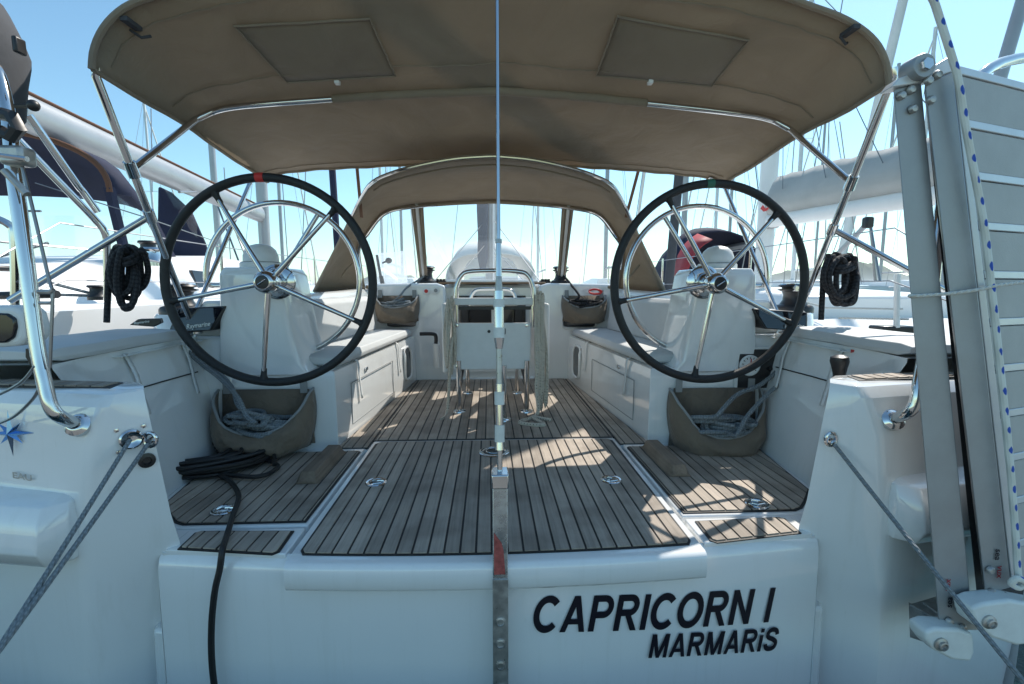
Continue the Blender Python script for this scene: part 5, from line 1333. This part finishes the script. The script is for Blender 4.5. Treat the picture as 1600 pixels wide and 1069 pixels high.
# ================================================================== neighbouring yachts
def hullform(parent, cx, y0, y1, beam, zt, mat='gelcoat_far', name='hull'):
    rings = []
    for k in range(9):
        s_ = k / 8; y = y0 + (y1 - y0) * s_; b = beam / 2 * (.90 + .10 * math.sin(math.pi * min(1, s_ * 1.4))) * (1 - max(0, (s_ - .45) / .55) ** 2.2 * .97); zz = zt + .18 * s_
        rings.append([V(cx - b, y, zz), V(cx - b * .25, y, zz + .03), V(cx + b * .25, y, zz + .03), V(cx + b, y, zz), V(cx + b * .96, y, zz * .3 - .2), V(cx + b * .75, y, WZ - .1), V(cx - b * .75, y, WZ - .1), V(cx - b * .96, y, zz * .3 - .2)])
    return MB().loft(rings).build(name, mat, parent, angle=45)
# --- port neighbour with navy sprayhood
ny = thing('moored_yacht', (-4.35, 5, WZ), 'white yacht moored to port with navy sprayhood, brown trim and white furled boom', 'sailboat')
hullform(ny, -4.40, 2.35, 13.5, 4.1, .70)
# coaming / coachroof moulding
rings = []
for y, xi, zt in ((2.6, 1.35, .82), (3.3, 1.45, .98), (4.4, 1.52, 1.10), (5.6, 1.5, 1.20), (8.5, 1.1, 1.18), (9.6, .8, .95)):
    rings.append([V(-4.4 - xi, y, .66), V(-4.4 - xi * .86, y, zt - .05), V(-4.4 - xi * .8, y, zt), V(-4.4 + xi * .8, y, zt), V(-4.4 + xi * .86, y, zt - .05), V(-4.4 + xi, y, .66)])
co = MB().loft(rings).build('coachroof', 'gelcoat_far', ny, angle=35, bevel=.02)
for y in (5.0, 6.1, 7.2):
    MB().prism([V(-3.02, y, .84), V(-3.05, y + .7, .86), V(-3.10, y + .7, 1.0), V(-3.07, y, 1.02)], (.035, 0, 0)).build('cabin_window', 'dark_glass', co, bevel=.005)
# navy sprayhood arch
def arch_pts(cx, w, zb, zt, y, n=16, p=2.4):
    return [V(cx + w * (-1 if k < n / 2 else 1) * abs(math.cos(math.pi * k / n)) ** (2 / p), y, zb + (zt - zb) * abs(math.sin(math.pi * k / n)) ** (2 / p)) for k in range(n + 1)]
g = [arch_pts(-4.55, 1.42, 1.62, 2.12, 4.15), arch_pts(-4.55, 1.42, 1.63, 2.14, 4.4), arch_pts(-4.55, 1.36, 1.55, 2.0, 4.62), arch_pts(-4.55, 1.28, 1.5, 1.7, 4.78)]
hd = MB().sheet(g).build('sprayhood', 'navy', ny, solid=.01, angle=60)
MB().tube(arch_pts(-4.55, 1.43, 1.62, 2.13, 4.14, 32), .022, 8).build('hood_trim', 'brown_trim', hd)
for sx in (-1, 1):
    MB().sheet([[V(-4.55 + sx * 1.42, 4.15, 1.64), V(-4.55 + sx * 1.28, 4.78, 1.52)], [V(-4.55 + sx * 1.40, 4.3, 1.08), V(-4.55 + sx * 1.30, 5.1, 1.12)]]).build('hood_window', 'clear_vinyl', hd)
    MB().bar(V(-4.55 + sx * 1.42, 4.15, 1.66), V(-4.55 + sx * 1.40, 4.30, 1.06), .05, .06).build('hood_post', 'navy', hd)
    MB().bar(V(-4.55 + sx * 1.28, 4.78, 1.55), V(-4.55 + sx * 1.28, 5.1, 1.10), .06, .06).build('hood_post', 'navy', hd)
MB().sheet([[V(-5.8, 4.78, 1.52), V(-3.3, 4.78, 1.52)], [V(-5.8, 5.1, 1.13), V(-3.3, 5.1, 1.13)]]).build('hood_window', 'clear_vinyl', hd)
# boom with white cover and mast
a, b = PY(20, 168, 3.9), PY(405, 335, 8.6)
rings = []
for k in range(9):
    s_ = k / 8; p = a.lerp(b, s_); r = .145 - .012 * s_
    rings.append([p + V(r * .75 * math.cos(2 * math.pi * j / 14), 0, r * math.sin(2 * math.pi * j / 14)) for j in range(14)])
bo = MB().loft(rings).build('boom', 'mast_alu', ny, angle=60)
MB().tube([p[3] + V(0, 0, .015) for p in rings], .014, 6).build('bolt_rope', 'brown_trim', bo)
MB().tube([V(b.x, 8.75, 1.1), V(b.x, 8.75, 18)], .095, 12).build('mast', 'mast_alu', ny)
for k, (q0, q1) in enumerate((((330, 295, 7.5), (385, 440, 7.0)), ((345, 305, 7.5), (400, 440, 7.0)), ((318, 300, 7.2), (280, 300, 5.0)))):
    MB().tube([PY(*q0), PY(*q1)], .014, 6).build('mainsheet', 'wire', ny)
for px0, py0, px1, py1 in ((452, 440, 438, 240), (470, 440, 478, 260), (362, 430, 350, 262), (238, 300, 236, 170)):
    MB().tube([PY(px0, py0, 8.4), PY(px1, py1, 8.6)], .008, 5).build('shroud', 'wire', ny)
# rails near the stern
for q in (((45, 180, 2.30), (118, 285, 2.45), (130, 300, 2.48), (153, 332, 2.52)), ((20, 210, 2.25), (112, 305, 2.38), (150, 345, 2.45), (163, 362, 2.47), (167, 385, 2.48), (168, 470, 2.5))):
    MB().tube(cr_spline([PY(*p) for p in q], 4), .0165, 10).build('stern_rail', 'steel', ny)
MB().tube(cr_spline([PY(-10, 340, 2.2), PY(15, 352, 2.2), PY(22, 372, 2.2), PY(24, 480, 2.2)], 5), .016, 8).build('stern_rail', 'steel', ny)
MB().tube([PY(0, 378, 2.6), PY(160, 392, 3.0), PY(260, 412, 3.6)], .006, 6).build('lifeline_wire', 'wire', ny)
MB().tube([PY(55, 286, 2.6), PY(222, 338, 2.6), PY(330, 375, 3.2)], .003, 6).build('lifeline_wire', 'wire', ny)
MB().tube([PY(40, 330, 2.6), PY(64, 330, 2.6)], .006, 6).build('antenna', 'wire', ny)
MB().tube([PY(0, 462, 2.5), PY(90, 460, 2.5)], .02, 8).build('fender_rail', 'black_plastic', ny)
for px, py, r in ((152, 456, .05), (240, 400, .08), (232, 388, .07)):
    c = PY(px, py, 3.0 if px < 200 else 3.9)
    MB().lathe([(r, 0), (r, r * .4), (r * .75, r * .7), (r * .72, r * 1.4), (r, r * 1.6), (r * .9, r * 1.8)], c - V(0, 0, r), seg=16).build('winch', 'black_plastic' if px < 235 else 'steel', ny)
for k, q in enumerate((((60, 460, 2.9), (140, 462, 3.0)), ((70, 440, 2.9), (140, 458, 3.0)), ((75, 380, 2.9), (0, 400, 2.7)))):
    MB().tube([PY(*p) for p in q], .010, 6).build('sheet', 'rope_grey', ny)
MB().box(PY(5, 420, 2.9), (.10, .3, .03)).build('cockpit_cleat', 'black_plastic', ny, bevel=.01)
# --- second yacht to port with navy hood side
n2 = thing('moored_yacht', (-5.0, 13, WZ), 'white yacht with a bare mast moored behind the navy-hooded yacht', 'sailboat')
hullform(n2, -8.2, 10.5, 22, 3.8, .7)
q = [(247, 290), (268, 300), (300, 330), (322, 380), (332, 414), (245, 418)]
poly = [PY(a, b, 6.3) for a, b in q]
MB().prism(poly, (-.5, .9, 0)).build('side_screen', 'navy', ny, bevel=.03, angle=50)
poly = [PY(a, b, 6.25) for a, b in ((250, 282), (290, 296), (308, 318), (308, 372), (285, 345), (262, 305))]
MB().add(poly, [tuple(range(6))]).build('hood_window', 'clear_vinyl', ny)
MB().tube([V(-8.2, 15, .8), V(-8.2, 15, 17)], .09, 10).build('mast', 'mast_alu', n2)

# --- starboard neighbour with grey stack-pack
nr = thing('moored_yacht', (3.5, 5, WZ), 'white yacht moored to starboard with grey cover on its boom', 'sailboat')
hullform(nr, 3.95, 2.6, 12.5, 3.5, .48)
MB().loft([[V(3.95 - 1.0, y, .50), V(3.95 - .85, y, zt), V(3.95 + .85, y, zt), V(3.95 + 1.0, y, .5)] for y, zt in ((4.6, .76), (6.5, .85), (9, .72))]).build('coachroof', 'gelcoat_far', nr, bevel=.03)
bx = 3.38
bp0, bp1 = V(bx - .02, 5.65, PX(1205, 345, bx).z), V(bx, 2.3, PX(1425, 318, bx).z - .02)
MB().tube([bp0, bp1], .085, 12).build('boom', 'mast_white', nr)
rings = []
rb = random.Random(21)
for k in range(31):
    s_ = k / 30; p = bp0.lerp(bp1, s_); hgt = .44 - .08 * s_ + rb.uniform(-.012, .012); bulge = .15 + rb.uniform(-.016, .016)
    if k == 0: hgt *= .82; bulge *= .6
    rings.append([p + V(bulge * c_[0], 0, .05 + hgt * c_[1]) for c_ in ((-.5, 0), (-1, .22), (-.95, .5), (-.55, .82), (-.12, 1), (.12, 1), (.55, .82), (.95, .5), (1, .22), (.5, 0))])
sc = MB().loft(rings).build('boom_cover', 'sail_cover', nr, angle=60)
mk_ = [PX(1192, 320, bx - .16), PX(1196, 326, bx - .16), PX(1203, 322, bx - .16), PX(1199, 329, bx - .16), PX(1193, 331, bx - .16), PX(1188, 326, bx - .16)]
MB().add(mk_, [tuple(range(6))]).build('cover_mark', 'red_paint', sc)
MB().tube([V(bx + .03, 5.85, .6), V(bx + .03, 5.85, 15)], .10, 14).build('mast', 'mast_white', nr)
MB().box((bx + .03, 5.72, bp0.z - .02), (.10, .16, .14)).build('gooseneck', 'mast_alu', nr, bevel=.02)
for q0, q1, r, m in (((1355, 350, 3.8), (1275, 430, 4.6), .02, 'mast_alu'), ((1355, 345, 3.8), (1290, 420, 4.6), .009, 'red_paint'), ((1360, 350, 3.8), (1368, 440, 3.8), .012, 'wire'), ((1360, 350, 3.8), (1375, 440, 3.6), .009, 'wire')):
    MB().tube([PY(*q0), PY(*q1)], r, 7).build('mainsheet', m, nr)
MB().box(PY(1356, 348, 3.8), (.07, .06, .09)).build('block', 'black_plastic', nr, bevel=.015)
for q in (((1250, 470, 3.6), (1290, 481, 3.4), (1410, 483, 2.9)), ((1310, 497, 3.1), (1420, 499, 2.8))):
    MB().tube([PY(*p) for p in q], .007, 6).build('lifeline_wire', 'rope_white', nr)
a = PY(1401, 512, 2.75); MB().tube([a, PY(1402, 428, 2.75)], .016, 8).build('stanchion', 'mast_white', nr)
MB().box(PY(1392, 515, 2.8), (.2, .12, .05)).build('cockpit_locker', 'black_plastic', nr, bevel=.01)
for px0, py0, px1, py1 in ((1190, 480, 1240, -60), (1222, 480, 1262, -60), (1238, 470, 1330, -80), (1286, 480, 1296, 170), (1345, 440, 1312, 190), (1150, 470, 1185, 292)):
    MB().tube([PY(px0, py0, 6.0), PY(px1, py1, 5.8)], .006, 5).build('shroud', 'wire', nr)
for k in range(4):
    p = bp0.lerp(bp1, .12 + .2 * k); MB().tube([p + V(-.14, 0, .3), V(bx, 5.75, 4.6)], .004, 5).build('lazy_jack', 'rope_grey', nr)
# furled headsail in pale cover (another boat's forestay) and pole
def yacht_far(name, label, cx, y0, L, beam, zt, mast_px=None, mast_r=.08, mast_top=17, mastmat='mast_alu', extras=None, grp=None):
    t = thing(name, (cx, y0 + L / 2, WZ), label, 'sailboat', grp)
    hullform(t, cx, y0, y0 + L, beam, zt)
    MB().loft([[V(cx - beam * .28, y, zt), V(cx - beam * .24, y, zt + h), V(cx + beam * .24, y, zt + h), V(cx + beam * .28, y, zt)] for y, h in ((y0 + L * .3, .42), (y0 + L * .45, .5), (y0 + L * .65, .3))]).build('coachroof', 'gelcoat_far', t, bevel=.04)
    my = y0 + L * .45
    MB().tube([V(cx, my, zt), V(cx, my, mast_top)], mast_r, 10).build('mast', mastmat, t)
    for dx in (-1, 1):
        MB().tube([V(cx + dx * beam * .46, my + .1, zt), V(cx + dx * .75, my, zt + (mast_top - zt) * .52), V(cx, my, mast_top - .3)], .012, 5).build('shroud', 'wire', t)
        MB().tube([V(cx, my, zt + (mast_top - zt) * .52), V(cx + dx * .75, my, zt + (mast_top - zt) * .52)], .022, 5).build('spreader', mastmat, t)
    MB().tube([V(cx, y0 + .1, zt + .2), V(cx, my, mast_top)], .012, 5).build('backstay', 'wire', t)
    MB().tube([V(cx, y0 + L - .2, zt + .3), V(cx, my, mast_top - .5)], .05, 6).build('furled_jib', 'sail_white', t)
    MB().tube([V(cx, my, zt + 1.1), V(cx, my - L * .36, zt + 1.15)], .07, 8).build('boom', mastmat, t)
    return t
# boat with red and navy hood
rd = yacht_far('moored_yacht', 'yacht to starboard with dark red and navy sprayhood behind the wheel', 5.6, 9.2, 10, 3.6, .62, mast_top=15)
g = []
for k, (y, zb, zt, w_) in enumerate(((10.2, .95, 2.05, 1.0), (10.8, .95, 2.2, 1.0), (11.5, .95, 1.95, .95), (12.2, .95, 1.2, .9))):
    g.append(arch_pts(4.95, w_, zb, zt, y, 14))
MB().sheet(g).build('sprayhood', 'navy', rd, solid=.02, angle=60)
MB().sheet([[p + V(0, -.03, .015) for p in arch_pts(4.95, 1.0, .95, 2.07, 10.2, 14)[:6]], [p + V(-.02, -.75, -.02) for p in arch_pts(4.95, .98, .95, 1.9, 10.2, 14)[:6]]]).build('hood_valance', 'dark_red', rd, solid=.02, angle=60)
# ahead: the boat across the pontoon with a milky spray dodger
hd2 = yacht_far('moored_yacht', 'yacht moored ahead with a pale rounded spray cover seen through the windscreen', .25, 12.0, 11, 3.7, .72, mast_top=16)
g = [arch_pts(.02, 1.05 - .05 * k, .85, zt, y, 18, 3.0) for k, (y, zt) in enumerate(((11.0, 1.62), (11.6, 1.95), (12.4, 1.9), (13.0, 1.3)))]
MB().sheet(g).build('spray_cover', 'sail_white', hd2, solid=.02, angle=60)
MB().loft([[p + V(0, -.06, 0) for p in arch_pts(.02, .62, 1.0, 1.55, 11.0, 12, 3.0)], [p for p in arch_pts(.02, .6, 1.0, 1.5, 10.9, 12, 3.0)]]).build('cover_window', 'milky_vinyl', hd2)
# distant yachts: one mast each
far = [(-26, 34, 'with a bare mast beyond the navy sprayhood'), (-13.2, 26, 'far behind the port steering wheel'), (-9.6, 38, 'seen between the port wheel and the sprayhood'),
       (-5.2, 24, 'seen through the port window of the sprayhood'), (3.6, 30, 'seen through the starboard window of the sprayhood'),
       (7.3, 24, 'seen between the sprayhood and the starboard wheel'), (12.4, 21, 'behind the starboard steering wheel'), (16.5, 27, 'beyond the grey boom cover'), (19.5, 24, 'rising over the starboard bimini corner'), (24.5, 30, 'beyond the coiled starboard warp'), (28, 25, 'beyond the folded gangway'), (33, 33, 'far off past the gangway slats')]
for i, (x, y, lab) in enumerate(far):
    yacht_far('moored_yacht', 'distant moored yacht ' + lab, x, y, 11 + (i % 3), 3.6, .8 + .1 * (i % 2), mast_r=.085 + .02 * (i % 3), mast_top=15 + (i * 1.7) % 5, mastmat='mast_alu' if i % 2 else 'mast_white', grp='distant moored yachts')
# near spars standing behind the bimini
def spar(nm, label, a, b, r, mat, parent_lab='spar'):
    o = MB().tube([a, a.lerp(b, .5), b], [r, r, r * .9], 10).build(nm, mat); tag(o, label, parent_lab)
def far_pole(px0, py0, px1, py1, Y, r, mat, nm, label):
    a, b = PY(px1, py1, Y), PY(px0, py0, Y); d = b - a
    a2 = a + d * ((WZ + 1.4 - a.z) / d.z) if d.z > 0 else a
    spar(nm, label, a2, a + d * 2.2, r, mat)
far_pole(1062, 262, 1044, 455, 9.0, .085, 'charcoal', 'furled_headsail', 'dark grey furled headsail slanting behind the starboard wheel')
far_pole(519, 262, 528, 400, 9.0, .06, 'navy', 'furled_headsail', 'navy furled headsail standing between port wheel and sprayhood')
far_pole(1411, 0, 1357, 225, 8.0, .075, 'sail_white', 'furled_headsail', 'pale furled headsail slanting up behind the starboard bimini corner')
far_pole(1598, 0, 1567, 105, 6.0, .075, 'mast_alu', 'spar', 'shiny spar leaning above the gangway slats')

# ================================================================== harbour air
mb = MB(); mb.box((0, 2000, (22 + WZ - 1.5) / 2), (8000, 7000, 22 - (WZ - 1.5)))
m = bpy.data.materials.new('harbour_air'); m.use_nodes = True; MATS['harbour_air'] = m
m.node_tree.nodes.remove(m.node_tree.nodes['Principled BSDF'])
pv = m.node_tree.nodes.new('ShaderNodeVolumePrincipled'); pv.inputs['Color'].default_value = (.86, .93, 1, 1); pv.inputs['Density'].default_value = 3.5e-4; pv.inputs['Anisotropy'].default_value = .3
m.node_tree.links.new(pv.outputs[0], m.node_tree.nodes['Material Output'].inputs['Volume'])
o = mb.build('haze', 'harbour_air'); tag(o, 'thin pale haze hanging over the harbour', 'haze', kind='stuff')
